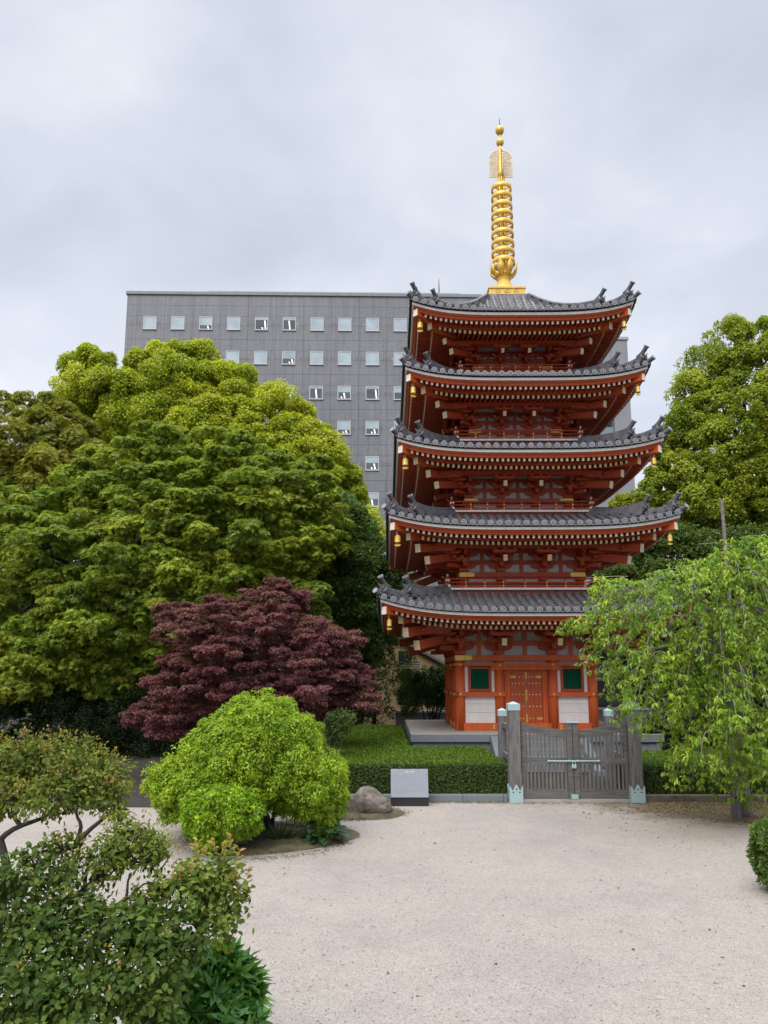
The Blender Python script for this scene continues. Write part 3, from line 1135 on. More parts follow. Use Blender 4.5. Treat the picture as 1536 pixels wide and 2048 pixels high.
order = {1: 'lowest', 2: 'second', 3: 'middle', 4: 'fourth', 5: 'topmost'}
bell_p = None
for i in (5, 4, 3, 2, 1):
    for sx, nm in ((-1, 'left'), (1, 'right')):
        if i == 1 and sx > 0:
            continue
        lab = {1: 'gold wind bell hanging under the lowest pagoda eave',
               2: 'gold wind bell under the %s corner of the second eave from the bottom' % nm,
               3: 'gold wind bell under the %s corner of the middle eave' % nm,
               4: 'gold wind bell under the %s corner of the eave just below the topmost one' % nm,
               5: 'gold wind bell under the %s corner of the topmost eave below the spire' % nm}[i]
        o_ = S[i] - .27
        loc = Matrix.Translation((PX, PY, 0)) @ Matrix.Rotation(PROT, 4, 'Z') @ Vector((sx * o_, -o_, ZS[i] + lift(i, o_, o_) - .40))
        e = empty('wind_bell', loc, RND.uniform(-.4, .4), lab, 'wind bell', 'wind bells hanging from the pagoda eaves')
        if bell_p is None:
            bo = bell_mesh().build('bell_body', GOLD, e, fixn=False)
            pl = plate_mesh().build('clapper_plate', GOLD, e)
            bell_p = (bo.data, pl.data)
        else:
            place('bell_body', bell_p[0], e, (0, 0, 0))
            place('clapper_plate', bell_p[1], e, (0, 0, 0))
    e.scale = (.80, .80, .92)

# ------------------------------------------------------------------ stone platform and steps
pl = empty('stone_platform', (PX, PY, 0), PROT, 'blue grey granite platform with steps carrying the pagoda', 'platform')
p_ = 4.24
mb = MB()
mb.box(-p_, p_, -p_, p_, .80, 1.046)
mb.build('capping_slab', [GRANITE], pl, bevel=.008)
mb = MB()
n = 8
L = 2 * p_ / n
for i_ in range(n):
    for j_ in range(n):
        mb.box(-p_ + .006 + i_ * L + .002, -p_ + .006 + (i_ + 1) * L - .002 - (.012 if i_ == n - 1 else 0), -p_ + .006 + j_ * L + .002, -p_ + .006 + (j_ + 1) * L - .002 - (.012 if j_ == n - 1 else 0), 1.044, 1.05)
mb.build('paving_slab', SLABTOP, pl)
mb = MB()
for k in range(4):
    mb.M = Mk(k)
    for j in range(6):
        x0 = -p_ + .08 + j * (2 * p_ - .16) / 6
        mb.box(x0 + .003, x0 + (2 * p_ - .16) / 6 - .003, -p_ + .10, -p_ + .5, .15, .80)
    mb.box(-p_ - .02, p_ + .02, -p_ - .02, -p_ + .4, 0, .15)
mb.M = None
mb.build('base_course', GRANITE, pl, fixn=False)
for j in range(5):
    mb = MB()
    y1 = -p_ - .05 - j * .38
    zt2 = .84 - j * .20
    mb.box(-1.3, 1.3, y1 - .40, y1, max(-.02, zt2 - .22), zt2)
    if zt2 > .05:
        mb.box(-1.3, 1.3, y1 - .403, y1 - .34, zt2 - .0, zt2 + .006, 1)
        mb.build('step', [GRANITE, SLABTOP], pl, bevel=.006)
for sx in (-1, 1):
    mb = MB()
    xa, xb = sorted((sx * 1.31, sx * 1.60))
    mb.prism([(-p_ - .02, 1.0), (-p_ - .25, 1.0), (-p_ - 2.0, .16), (-p_ - 2.25, .14), (-p_ - 2.25, -.02), (-p_ - .02, -.02)], xa, xb, 'x')
    mb.build('cheek_wall', GRANITE, pl, bevel=.01)

# ------------------------------------------------------------------ ground
def sheet(name, poly, z, m, label=None, kind='structure'):
    me = bpy.data.meshes.new(name)
    me.from_pydata([(x, y, z) for x, y in poly], [], [tuple(range(len(poly)))])
    me.materials.append(m)
    o = bpy.data.objects.new(name, me)
    COL.objects.link(o)
    return tag(o, label, None, None, kind)


def gravel_material():
    m = bpy.data.materials.new('pale_gravel')
    m.use_nodes = True
    t = m.node_tree
    p = t.nodes['Principled BSDF']
    tcn = nd(t, 'ShaderNodeTexCoord')
    O = tcn.outputs['Object']

    def noise(sc, det=6, rough=.6):
        n = nd(t, 'ShaderNodeTexNoise')
        n.inputs['Scale'].default_value = sc
        n.inputs['Detail'].default_value = det
        n.inputs['Roughness'].default_value = rough
        t.links.new(O, n.inputs[0])
        return n.outputs[0]
    vo = nd(t, 'ShaderNodeTexVoronoi')
    vo.inputs['Scale'].default_value = 75
    t.links.new(O, vo.inputs['Vector'])
    grain = ramp(t, vo.outputs['Color'], [(0.0, (.165, .138, .114)), (.22, (.298, .258, .220)), (.6, (.345, .303, .264)), (1, (.42, .378, .338))])
    vo2 = nd(t, 'ShaderNodeTexVoronoi')
    vo2.inputs['Scale'].default_value = 26
    t.links.new(O, vo2.inputs['Vector'])
    g2 = ramp(t, vo2.outputs['Color'], [(0.0, (.70, .70, .70)), (.12, (.95, .95, .95)), (1, (1.06, 1.06, 1.06))])
    c = mixc(t, 0.9, grain, g2, 'MULTIPLY')
    big = ramp(t, noise(.45, 4), [(.3, (.89, .89, .90)), (.5, (1, 1, 1)), (.7, (1.08, 1.05, 1.0))])
    c = mixc(t, 1.0, c, big, 'MULTIPLY')
    mid = ramp(t, noise(2.6, 8, .7), [(.3, (.93, .92, .91)), (.52, (1, 1, 1)), (.75, (1.04, 1.04, 1.04))])
    c = mixc(t, 1.0, c, mid, 'MULTIPLY')
    moss = ramp(t, noise(.9, 5), [(.60, (0, 0, 0)), (.74, (.35, .35, .35))])
    c = mixc(t, moss, c, (.36, .37, .28))
    # fallen-leaf stain spreading from the foot of the weeping tree and along the kerb
    sp = nd(t, 'ShaderNodeSeparateXYZ')
    t.links.new(O, sp.inputs[0])
    dx = math_node(t, 'DIVIDE', math_node(t, 'SUBTRACT', sp.outputs[0], 9.0), 3.6)
    dy = math_node(t, 'DIVIDE', math_node(t, 'SUBTRACT', sp.outputs[1], 18.0), 2.3)
    r2 = math_node(t, 'ADD', math_node(t, 'MULTIPLY', dx, dx), math_node(t, 'MULTIPLY', dy, dy))
    r2 = math_node(t, 'SUBTRACT', 1.45, r2)
    r2 = math_node(t, 'ADD', r2, math_node(t, 'MULTIPLY', math_node(t, 'SUBTRACT', noise(1.5, 9, .75), .5), 2.6))
    kb = math_node(t, 'MULTIPLY_ADD', math_node(t, 'SUBTRACT', sp.outputs[1], 18.55), 3.2, math_node(t, 'MULTIPLY', math_node(t, 'SUBTRACT', noise(2.5, 9, .75), .5), 5.0))
    f = math_node(t, 'MAXIMUM', r2, kb)
    f = math_node(t, 'MULTIPLY', f, 1.2, clamp=True)
    lit = ramp(t, noise(30, 8, .8), [(.3, (.06, .042, .02)), (.55, (.17, .12, .065)), (.75, (.30, .23, .14))])
    f = math_node(t, 'MULTIPLY', f, math_node(t, 'MULTIPLY_ADD', noise(14, 6, .8), 1.6, .2, clamp=True), clamp=True)
    c = mixc(t, f, c, lit)
    t.links.new(c, p.inputs['Base Color'])
    p.inputs['Roughness'].default_value = .9
    p.inputs['Specular IOR Level'].default_value = .15
    b = nd(t, 'ShaderNodeBump')
    b.inputs['Strength'].default_value = .55
    b.inputs['Distance'].default_value = .012
    t.links.new(math_node(t, 'ADD', vo.outputs['Distance'], noise(12, 6, .7)), b.inputs['Height'])
    t.links.new(b.outputs[0], p.inputs['Normal'])
    return m


SOIL = mat('dark_garden_soil', (0.030, 0.025, 0.018), 0.95, 0.5, 3, bump=.8, bscale=14, dirt=(.05, .04, .025), dirt_scale=3)  # garden soil, darkened to carry the deep shade under the trees
TURF = mat('mossy_soil', (0.070, 0.066, 0.034), 0.95, 0.5, 5, bump=.8, bscale=25, dirt=(.15, .115, .065), dirt_scale=2.5, dirt_amt=.9)
sheet('ground', [(-900, -300), (900, -300), (900, 1500), (-900, 1500)], -0.012, SOIL)
sheet('gravel_court', [(-16, -6), (16, -6), (16, 18.9), (-16, 18.9)], -0.004, gravel_material())


def blob_poly(cx, cy, rx, ry, n=40, amp=.10, seed=1):
    r_ = random.Random(seed)
    ph = [r_.uniform(0, 6.3) for _ in range(5)]
    out = []
    for k in range(n):
        t = 2 * PI * k / n
        s_ = 1 + amp * sum(math.sin((j + 2) * t + ph[j]) / (j + 1) for j in range(5))
        out.append((cx + rx * s_ * math.cos(t), cy + ry * s_ * math.sin(t)))
    return out


def mound(name, cx, cy, rx, ry, h, m, seed=3, kind='structure', label=None, cat=None):
    mb = MB()
    n = 48
    base = blob_poly(0, 0, rx, ry, n, .13, seed)
    rings = [(1.0, -.01), (.96, .02 * h / .1), (.85, .5 * h), (.6, .85 * h), (.3, .97 * h)]
    vs = []
    r_ = random.Random(seed)
    for f, z in rings:
        for x, y in base:
            vs.append((cx + x * f, cy + y * f, z + (r_.uniform(-.012, .012) if f < .99 else 0)))
    vs.append((cx, cy, h))
    fs = [(g * n + k, g * n + (k + 1) % n, (g + 1) * n + (k + 1) % n, (g + 1) * n + k) for g in range(len(rings) - 1) for k in range(n)]
    fs += [((len(rings) - 1) * n + k, (len(rings) - 1) * n + (k + 1) % n, len(vs) - 1) for k in range(n)]
    mb.add(vs, fs, 0, True)
    o = mb.build(name, m)
    return tag(o, label, cat, None, kind)


mound('planting_bed', -2.2, 14.85, 1.42, 1.65, .12, TURF, 4)
mound('planting_bed', -1.0, 17.35, 1.35, .95, .14, TURF, 9)
sheet('garden_soil', [(-30, 18.0), (-3.1, 18.0), (-3.0, 18.95), (-30, 18.95)], .000, SOIL)

# ------------------------------------------------------------------ kerb stones
mb = MB()
x = -3.0
while x < 2.98:
    x1 = min(x + .98, 2.98)
    mb.box(x + .004, x1 - .004, 18.75, 18.98, -.02, .16)
    x = x1
o = mb.build('stone_kerb', GRANITE, None, bevel=.008)
tag(o, kind='structure')
KERBG = mat('earthy_kerb', (.13, .105, .08), .9, .4, 6, bump=.3)
mb = MB()
x = 6.24
while x < 12:
    mb.box(x + .004, x + .996, 18.75, 18.98, -.02, .15)
    x += 1.0
o = mb.build('earthy_kerb', KERBG, None, bevel=.008)
tag(o, kind='structure')

# ------------------------------------------------------------------ wooden gate
GX0, GX1, GY = 3.16, 6.04, 18.72
gate = empty('wooden_gate', ((GX0 + GX1) / 2, GY, 0), 0, 'weathered grey wooden double gate with pale verdigris caps and shoes', 'gate')


def LB(mb, name, m, parent=gate, **kw):
    mb.v = [(a - (GX0 + GX1) / 2, b - GY, c) for a, b, c in mb.v]
    return mb.build(name, m, parent, **kw)


def gate_post(x, y, hw, h, shoe=True, capcol=VERDI):
    mb = MB()
    mb.taper(x, y, 0, h, hw * 1.04, hw * 1.04, hw * .97, hw * .97)
    po = LB(mb, 'gate_post', OLDWOOD, bevel=.012)
    mb = MB()
    cw = hw * 1.05
    mb.box(x - cw, x + cw, y - cw, y + cw, h - .08, h + .07)
    mb.taper(x, y, h + .07, h + .13, cw * 1.03, cw * 1.03, cw * .12, cw * .12)
    cp = mb
    cp.v = [(a - (GX0 + GX1) / 2, b - GY, c) for a, b, c in cp.v]
    c = cp.build('post_cap', capcol, po, bevel=.006)
    if shoe:
        mb = MB()
        sw = hw * 1.04 + .014
        for k in range(4):
            mb.M = Matrix.Translation((x, y, 0)) @ Mk(k)
            tops = [(-sw, .27), (-sw, .40), (-sw * .80, .36), (-sw * .62, .29), (-sw * .40, .32), (-sw * .18, .40), (0, .435), (sw * .18, .40), (sw * .40, .32), (sw * .62, .29), (sw * .80, .36), (sw, .40), (sw, .27)]
            poly = [(-sw, .0)] + tops + [(sw, .0)]
            mb.prism(poly, -sw - .004, -sw + .006, 'y')
            for hx, hz in ((-.5, .25), (.5, .25), (0, .32)):
                mb.tube([(sw * hx, -sw - .002, hz), (sw * hx, -sw - .0075, hz)], .018, 8, 1)
        mb.M = None
        mb.v = [(a - (GX0 + GX1) / 2, b - GY, c) for a, b, c in mb.v]
        mb.build('post_shoe', [VERDI, BLACK], po)
    return po


gate_post(GX0, GY, .138, 2.24)
gate_post(GX1 + .02, GY, .145, 2.26)
gate_post(GX0 - .04, GY + 1.55, .105, 2.02, False)
gate_post(GX1 - .10, GY + 1.55, .105, 2.02, False)
for x in (GX0 - .03, GX1 - .05):
    for zz in (1.72, .98):
        mb = MB()
        mb.beam((x, GY + .10, zz), (x, GY + 1.62, zz), .07, .14)
        LB(mb, 'tie_beam', OLDWOOD, bevel=.006)
mb = MB()
mb.box(GX0 + .16, GX1 - .14, GY - .10, GY + .12, -.01, .07)
LB(mb, 'gate_sill', SLABTOP, bevel=.008)
XM = (GX0 + GX1) / 2 - .03
for sx in (-1, 1):
    x0, x1 = (GX0 + .165, XM - .008) if sx < 0 else (XM + .008, GX1 - .145)
    lf = MB()
    yb, yf = GY + .03, GY - .03
    ho = 1.83
    xo, xi = (x0, x1) if sx < 0 else (x1, x0)
    # outer stile and bottom board
    sA = sorted((xo, xo - sx * .085))
    lf.box(sA[0], sA[1], yf, yb, .09, 1.90)
    sI = sorted((xi, xi + sx * .13))
    lf.box(sI[0], sI[1], yf - .03, yb, .09, 1.86)
    a_, b_ = min(sA[1], sI[1]), max(sA[0], sI[0])
    lo_, hi_ = (sA[1], sI[0]) if sx < 0 else (sI[1], sA[0])
    lf.box(lo_, hi_, yf + .003, yb - .003, .10, .30)
    lf.box(lo_, hi_, yf + .003, yb - .003, .88, 1.04)
    n = 12
    for q in range(n):                       # sagging top rail
        xa, xb = lo_ + (hi_ - lo_) * q / n, lo_ + (hi_ - lo_) * (q + 1) / n
        def zz(xx):
            t = (xx - lo_) / (hi_ - lo_)
            t = t if sx < 0 else 1 - t
            return 1.84 - .20 * t + .05 * t * t
        lf.prism([(xa, zz(xa) - .19), (xb, zz(xb) - .19), (xb, zz(xb)), (xa, zz(xa))], yf + .003, yb - .003, 'y')
    leaf = LB(lf, 'gate_leaf', OLDWOODH, fixn=False)
    ns = 11
    for q in range(ns):
        xx = lo_ + (hi_ - lo_) * (q + .5) / ns
        mb = MB()
        mb.box(xx - .024, xx + .024, GY - .018, GY + .018, .30, .88)
        mb.box(xx - .024, xx + .024, GY - .018, GY + .018, 1.04, 1.70)
        mb.v = [(a - (GX0 + GX1) / 2, b - GY, c) for a, b, c in mb.v]
        mb.build('gate_slat', OLDWOOD, leaf)
mb = MB()
mb.box(XM - .14, XM + .14, GY - .075, GY + .075, 1.855, 1.885)
LB(mb, 'stile_cap', VERDI, bevel=.005)
mb = MB()
mb.box(XM - .085, XM + .085, GY - .085, GY - .065, .08, .19)
LB(mb, 'stile_shoe', VERDI, bevel=.004)
mb = MB()
mb.tube([(XM - .60, GY - .095, .965), (XM + .60, GY - .095, .965)], .018, 8)
for x in (-.60, -.10, .10, .60):
    mb.lathe([(0, -.03), (.028, -.02), (.032, 0), (.028, .02), (0, .03)], 8, (XM + x, GY - .095, .965))
    mb.box(XM + x - .012, XM + x + .012, GY - .09, GY - .028, .945, .985)
bar = LB(mb, 'latch_bar', VERDI, fixn=False)
mb = MB()
mb.box(XM - .055, XM + .055, GY - .125, GY - .085, .80, .89)
mb.tube([(XM - .035, GY - .105, .88), (XM - .035, GY - .105, .94), (XM, GY - .105, .955), (XM + .035, GY - .105, .94), (XM + .035, GY - .105, .88)], .010, 6)
mb.v = [(a - (GX0 + GX1) / 2, b - GY, c) for a, b, c in mb.v]
pk = mb.build('padlock', VERDI, None, bevel=.004)
pk.location = ((GX0 + GX1) / 2, GY, 0)
tag(pk, 'small pale padlock hanging from the latch bar of the wooden gate', 'padlock')

# ------------------------------------------------------------------ information stone
sg = empty('information_stone', (.60, 18.30, 0), .0, 'polished blue grey stone tablet engraved with text below the hedge', 'stone tablet')
mb = MB()
mb.box(-.445, .445, -.13, .25, -.02, .19)
mb.build('dark_base', mat('dark_polished_base', (.022, .022, .025), .35, .2, 30), sg, bevel=.006)
mb = MB()
mb.prism([(-.15, .195), (.20, .195), (.20, .80), (.08, .80)], -.44, .44, 'x')
tab = mb.build('tablet', mat('speckled_tablet_granite', (.215, .235, .27), .38, .35, 90, bump=.04, bscale=90), sg, bevel=.005)
v0, v1 = Vector((0, -.15, .195)), Vector((0, .08, .80))
tdir = (v1 - v0).normalized()
nrm = Vector((0, -tdir.z, tdir.y))


def on_tab(x, h):
    return v0 + tdir * h + Vector((x, 0, 0))


def stroke(mb, xa, ha, xb, hb, wd):
    p, q = on_tab(xa, ha), on_tab(xb, hb)
    d = (q - p)
    d = d.normalized() if d.length > 1e-6 else Vector((1, 0, 0))
    sd = d.cross(nrm).normalized() * wd / 2
    o1, o2 = nrm * .0005, nrm * .003
    vs = [p - sd + o1, q - sd + o1, q + sd + o1, p + sd + o1, p - sd + o2, q - sd + o2, q + sd + o2, p + sd + o2]
    mb.add(vs, [(4, 5, 6, 7), (0, 1, 5, 4), (1, 2, 6, 5), (2, 3, 7, 6), (3, 0, 4, 7)])


GL = {0: [(0, 1, 1, 1), (.25, 1, .2, 0), (0.05, .55, .9, .55), (.75, .55, .72, 0), (0, 0, 1, 0)],
      1: [(.1, 1, .9, .95), (0, .78, 1, .78), (.5, 1, .5, 0), (.2, .6, .8, .6), (.2, .6, .2, .3), (.8, .6, .8, .3), (.2, .3, .8, .3), (.1, .15, .9, .15), (0, 0, 1, 0)],
      2: [(0, .7, .3, .7), (.15, 1, .15, .2), (0, .2, .3, .3), (.4, .85, 1, .85), (.55, 1, .55, .75), (.85, 1, .85, .75), (.7, .75, .4, .5), (.7, .75, 1, .5), (.5, .35, .9, .35), (.5, .35, .5, 0), (.9, .35, .9, 0), (.5, 0, .9, 0)],
      3: [(.15, 1, .3, .8), (.05, .75, .35, .75), (.2, .75, .2, 0), (.5, .95, .95, .95), (.5, .95, .5, .5), (.95, .95, .95, .5), (.5, .7, .95, .7), (.5, .5, .95, .5), (.6, .5, .45, 0), (.8, .5, .8, .1), (.8, .1, 1, .1)],
      4: [(.1, .9, .9, .9), (.5, 1, .5, .45), (.15, .65, .85, .65), (0, .45, 1, .45), (.3, .3, .7, .3), (.3, .3, .3, 0), (.7, .3, .7, 0), (.3, 0, .7, 0)]}
mb = MB()
for j in range(5):
    for xa, ha, xb, hb in GL[j]:
        sc = .034
        x0 = (j - 2) * .047 - sc / 2
        stroke(mb, x0 + xa * sc, .572 + ha * sc * 1.05, x0 + xb * sc, .572 + hb * sc * 1.05, .0045)
mb.build('gold_title', mat('gold_lettering', (.80, .55, .15), .4, .1), tab, fixn=False)
mb = MB()
rr_ = random.Random(8)
for row in range(9):
    h = .50 - row * .050
    nx = 33 if row not in (3, 8) else 16
    for c in range(nx):
        if rr_.random() < .05:
            continue
        x0 = -.375 + c * .0225
        g = GL[rr_.randrange(5)]
        for q in rr_.sample(g, min(len(g), 4)):
            stroke(mb, x0 + q[0] * .016, h + q[1] * .020, x0 + q[2] * .016, h + q[3] * .020, .0026)
mb.build('engraved_text', mat('pale_engraving', (.36, .36, .37), .7, .1), tab, fixn=False)

# ------------------------------------------------------------------ boulder
def rock(name, c, r, seed, label):
    import bmesh
    from mathutils import noise as mn
    bm = bmesh.new()
    bmesh.ops.create_icosphere(bm, subdivisions=5, radius=1)
    off = Vector((seed * 3.1, seed * 1.7, seed))
    for v in bm.verts:
        p = v.co.copy()
        # flat facets
        for k in range(9):
            rs = random.Random(seed * 100 + k)
            d = Vector((rs.gauss(0, 1), rs.gauss(0, 1), rs.gauss(0, 1))).normalized()
            lim = rs.uniform(.72, .9)
            e = p.dot(d)
            if e > lim:
                p -= d * (e - lim) * .85
        p *= 1 + .10 * mn.noise(p * 2.2 + off) + .05 * mn.noise(p * 6 + off) + .02 * mn.noise(p * 16 + off)
        # ridge falling off to the right
        p.z *= 1.0 - .42 * max(0, p.x) ** 1.2
        v.co = Vector((p.x * r[0], p.y * r[1], max(p.z, -.45) * r[2]))
    me = bpy.data.meshes.new(name)
    bm.to_mesh(me)
    bm.free()
    me.materials.append(ROCKM)
    for p_ in me.polygons:
        p_.use_smooth = True
    o = bpy.data.objects.new(name, me)
    COL.objects.link(o)
    o.location = c
    return tag(o, label, 'rock')


rock('boulder', (-.36, 17.05, .17), (.54, .38, .43), 5, 'rough grey brown boulder beside the engraved stone tablet')

# ------------------------------------------------------------------ office building
def office_wall_material():
    m = bpy.data.materials.new('grey_tiled_facade')
    m.use_nodes = True
    t = m.node_tree
    p = t.nodes['Principled BSDF']
    tcn = nd(t, 'ShaderNodeTexCoord')
    sp = nd(t, 'ShaderNodeSeparateXYZ')
    t.links.new(tcn.outputs['Object'], sp.inputs[0])
    cb = nd(t, 'ShaderNodeCombineXYZ')
    t.links.new(sp.outputs[0], cb.inputs[0])
    t.links.new(sp.outputs[2], cb.inputs[1])
    br = nd(t, 'ShaderNodeTexBrick', offset=.0)
    br.inputs['Scale'].default_value = 1
    br.inputs['Brick Width'].default_value = .33
    br.inputs['Row Height'].default_value = .16
    br.inputs['Mortar Size'].default_value = .012
    br.inputs['Color1'].default_value = (.182, .186, .20, 1)
    br.inputs['Color2'].default_value = (.215, .22, .233, 1)
    br.inputs['Mortar'].default_value = (.15, .15, .158, 1)
    t.links.new(cb.outputs[0], br.inputs[0])

    def noise(vec, sc, det=8, stretch=(1, 1, 1)):
        mp_ = nd(t, 'ShaderNodeMapping')
        mp_.inputs['Scale'].default_value = stretch
        t.links.new(vec, mp_.inputs[0])
        n = nd(t, 'ShaderNodeTexNoise')
        n.inputs['Scale'].default_value = sc
        n.inputs['Detail'].default_value = det
        n.inputs['Roughness'].default_value = .65
        t.links.new(mp_.outputs[0], n.inputs[0])
        return n.outputs[0]
    big = ramp(t, noise(cb.outputs[0], .12), [(.3, (.88, .88, .9)), (.7, (1.15, 1.15, 1.14))])
    c = mixc(t, 1.0, br.outputs[0], big, 'MULTIPLY')
    streak = ramp(t, noise(cb.outputs[0], 1.0, 8, (2.2, .12, 1)), [(.35, (.72, .72, .73)), (.55, (1, 1, 1))])
    c = mixc(t, .8, c, streak, 'MULTIPLY')
    # rain-washed band and pale lime marks below every window row
    fz = math_node(t, 'FRACT', math_node(t, 'DIVIDE', math_node(t, 'SUBTRACT', sp.outputs[2], 42.75 - 41.0), 4.1))
    lime = ramp(t, fz, [(.86, (0, 0, 0)), (.975, (1, 1, 1)), (.999, (1, 1, 1))])
    lm = math_node(t, 'MULTIPLY', lime, ramp(t, noise(cb.outputs[0], 1.1, 8, (1.6, .5, 1)), [(.56, (0, 0, 0)), (.66, (.75, .75, .75))]))
    c = mixc(t, lm, c, (.42, .42, .42))
    dk = math_node(t, 'MULTIPLY', ramp(t, fz, [(.70, (0, 0, 0)), (.99, (1, 1, 1))]), ramp(t, noise(cb.outputs[0], 1.5, 8, (3, .1, 1)), [(.42, (0, 0, 0)), (.62, (.55, .55, .55))]))
    c = mixc(t, dk, c, (.075, .07, .07))
    # panel joints
    ju = math_node(t, 'LESS_THAN', math_node(t, 'FRACT', math_node(t, 'DIVIDE', math_node(t, 'SUBTRACT', sp.outputs[0], 1.15), 3.165)), .016)
    for off, ww in ((0.0, .014), (.42, .011), (.69, .011)):
        jj = math_node(t, 'LESS_THAN', math_node(t, 'FRACT', math_node(t, 'DIVIDE', math_node(t, 'SUBTRACT', sp.outputs[2], 44.75 - 41.0 + 4.1 * off), 4.1)), ww)
        ju = math_node(t, 'MAXIMUM', ju, jj)
    c = mixc(t, math_node(t, 'MULTIPLY', ju, .75), c, (.045, .045, .05))
    t.links.new(c, p.inputs['Base Color'])
    p.inputs['Roughness'].default_value = .5
    return m


OFY = 80.0
oc = at(255.6, 583, OFY)
OROT = math.radians(1.1)
off = empty('office_building', (oc.x, oc.y, 0), OROT, 'large dark grey tiled office block with rows of square windows', 'building')
OH = oc.z
OW = 40.5
mb = MB()
mb.box(0, OW, 0, 18, 0, OH - .35)
mb.build('tiled_wall', office_wall_material(), off)
CONC = mat('pale_parapet', (.33, .36, .35), .6, .15, 2)
mb = MB()
mb.box(-.15, OW + .15, -.15, 18.15, OH - .35, OH)
mb.build('parapet', mat('grey_coping', (.22, .23, .24), .5, .15, 2), off)
mb = MB()
mb.box(8.7, OW - 2.2, 1.6, 15, OH, OH + 1.05)
mb.build('roof_screen', CONC, off)
mb = MB()
mb.tube([(36.0, 3, OH), (36.0, 3, OH + 2.4), (36.0, 3, OH + 3.7)], [.11, .10, .03], 6)
mb.build('antenna_mast', mat('antenna_grey', (.25, .25, .27), .5, .1), off)
ALU = mat('pale_aluminium', (.50, .50, .49), .45, .1, 3)
SHADE = mat('pale_blind', (.38, .46, .50), .25, .30, .45, spec=.6)  # blind colour also holds the pale blue sky reflected in the glass
GLASSD = mat('dark_pane', (.09, .10, .11), .12, .3, .7, spec=.7)
LAMP = bpy.data.materials.new('ceiling_strip_lamp')
LAMP.use_nodes = True
_p = LAMP.node_tree.nodes['Principled BSDF']
_p.inputs['Emission Color'].default_value = (1, .95, .82, 1)
_p.inputs['Emission Strength'].default_value = 0.55
wr = random.Random(21)


def office_window(cx, zc, style):
    w2, h2 = .75, .80
    mb = MB()
    for bx in ((-w2, w2, h2 - .09, h2), (-w2, w2, -h2, -h2 + .09), (-w2, -w2 + .09, -h2 + .09, h2 - .09), (w2 - .09, w2, -h2 + .09, h2 - .09)):
        mb.box(cx + bx[0], cx + bx[1], -.06, .0, zc + bx[2], zc + bx[3])
    mb.box(cx - w2 - .05, cx + w2 + .05, -.12, 0, zc - h2 - .05, zc - h2)
    wn = mb.build('window', ALU, off)
    mb = MB()
    if style == 0:
        mb.box(cx - w2 + .09, cx + w2 - .09, -.03, -.004, zc - h2 + .09, zc + h2 - .09, 0)
    else:
        sp_ = wr.choice((.05, -.1, -.25)) if style == 1 else .45
        mb.box(cx - w2 + .09, cx + w2 - .09, -.03, -.004, zc + sp_, zc + h2 - .09, 0)
        mb.box(cx - w2 + .09, cx + w2 - .09, -.025, -.004, zc - h2 + .09, zc + sp_, 1)
        xl = cx + wr.choice((-.1, .15, .3))
        top = zc + sp_ - .08
        bot = zc - h2 + .14
        mb.add([(xl, -.032, top), (xl + .13, -.032, top), (xl + .24, -.032, bot), (xl + .10, -.032, bot)], [(0, 1, 2, 3)], 2)
        if wr.random() < .4:
            mb.add([(xl - .3, -.032, bot + .2), (xl - .18, -.032, bot + .2), (xl - .1, -.032, bot), (xl - .22, -.032, bot)], [(0, 1, 2, 3)], 2)
    mb.build('pane', [SHADE, GLASSD, LAMP], wn)


wz0 = (zat(632, OFY) + zat(658, OFY)) / 2
for r in range(7):
    c0 = {0: 0, 1: 0, 2: 4, 3: 6, 4: 7, 5: 8, 6: 8}[r]
    c1 = 13 if r < 1 else 11
    for c in range(c0, c1):
        st_ = wr.choice((0, 0, 0, 1, 1)) if r not in (2, 4) else wr.choice((1, 1, 2))
        if r == 0:
            st_ = {2: 1, 4: 2, 5: 2}.get(c, 0)
        office_window(2.72 + c * 3.165, wz0 - 4.1 * r, st_)

# ------------------------------------------------------------------ pale block behind the pagoda on the right
PALEW = mat('pale_grey_cladding', (.25, .26, .275), .6, .12, .4, dirt=(.22, .23, .24), dirt_scale=.5)
bY = 74.0
c_ = at(1254, 680, bY)
ab = empty('apartment_block', (c_.x, bY, 0), math.radians(1.5), 'pale grey apartment block with recessed balconies beyond the pagoda', 'building')
mb = MB()
H = c_.z
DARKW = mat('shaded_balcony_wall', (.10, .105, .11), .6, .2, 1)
mb.box(-14, -.0, 2.4, 14, 0, H - .01, 0)
mb.box(-1.75, 0, 0, 2.4, 0, H, 0)                       # corner pier
fl = 5.2
zf = H
k = 0
while zf > 4:
    # slab band, balcony recess below
    mb.box(-14, -1.75, .12, 2.4, zf - 2.75, zf - .0, 0)
    zf -= fl
mb.build('cladding', PALEW, ab)
mb = MB()
zf = H
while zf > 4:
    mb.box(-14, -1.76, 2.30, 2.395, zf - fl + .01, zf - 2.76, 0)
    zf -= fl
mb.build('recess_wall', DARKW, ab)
mb = MB()
zf = H
while zf > 4:
    mb.box(-14, -1.78, .25, .28, zf - fl + .05, zf - fl + .95, 0)
    zf -= fl
mb.build('balcony_glass', mat('balcony_glass', (.20, .23, .25), .15, .1, 1, spec=.7), ab)
mb = MB()
mb.box(-14.1, .12, -.12, 14, H, H + .3)
mb.build('roof_edge', mat('roof_edge_grey', (.36, .37, .38), .5, .1, 1), ab)

# ------------------------------------------------------------------ beige house and grey wall left of the pagoda
BEIGE = mat('beige_render', (.42, .30, .155), .8, .12, 1.2, dirt=(.30, .21, .11), dirt_scale=.8, dirt_amt=.4)
TAUPE = mat('taupe_render', (.25, .21, .17), .8, .15, 1)
hY = 46.0
hb = at(830, 1400, hY)
bh = empty('beige_house', (hb.x, hY, 0), 0, 'beige rendered house with a sloping roof edge beside the pagoda', 'house')


def hx(px, py=1330):
    return at(px, py, hY).x - hb.x


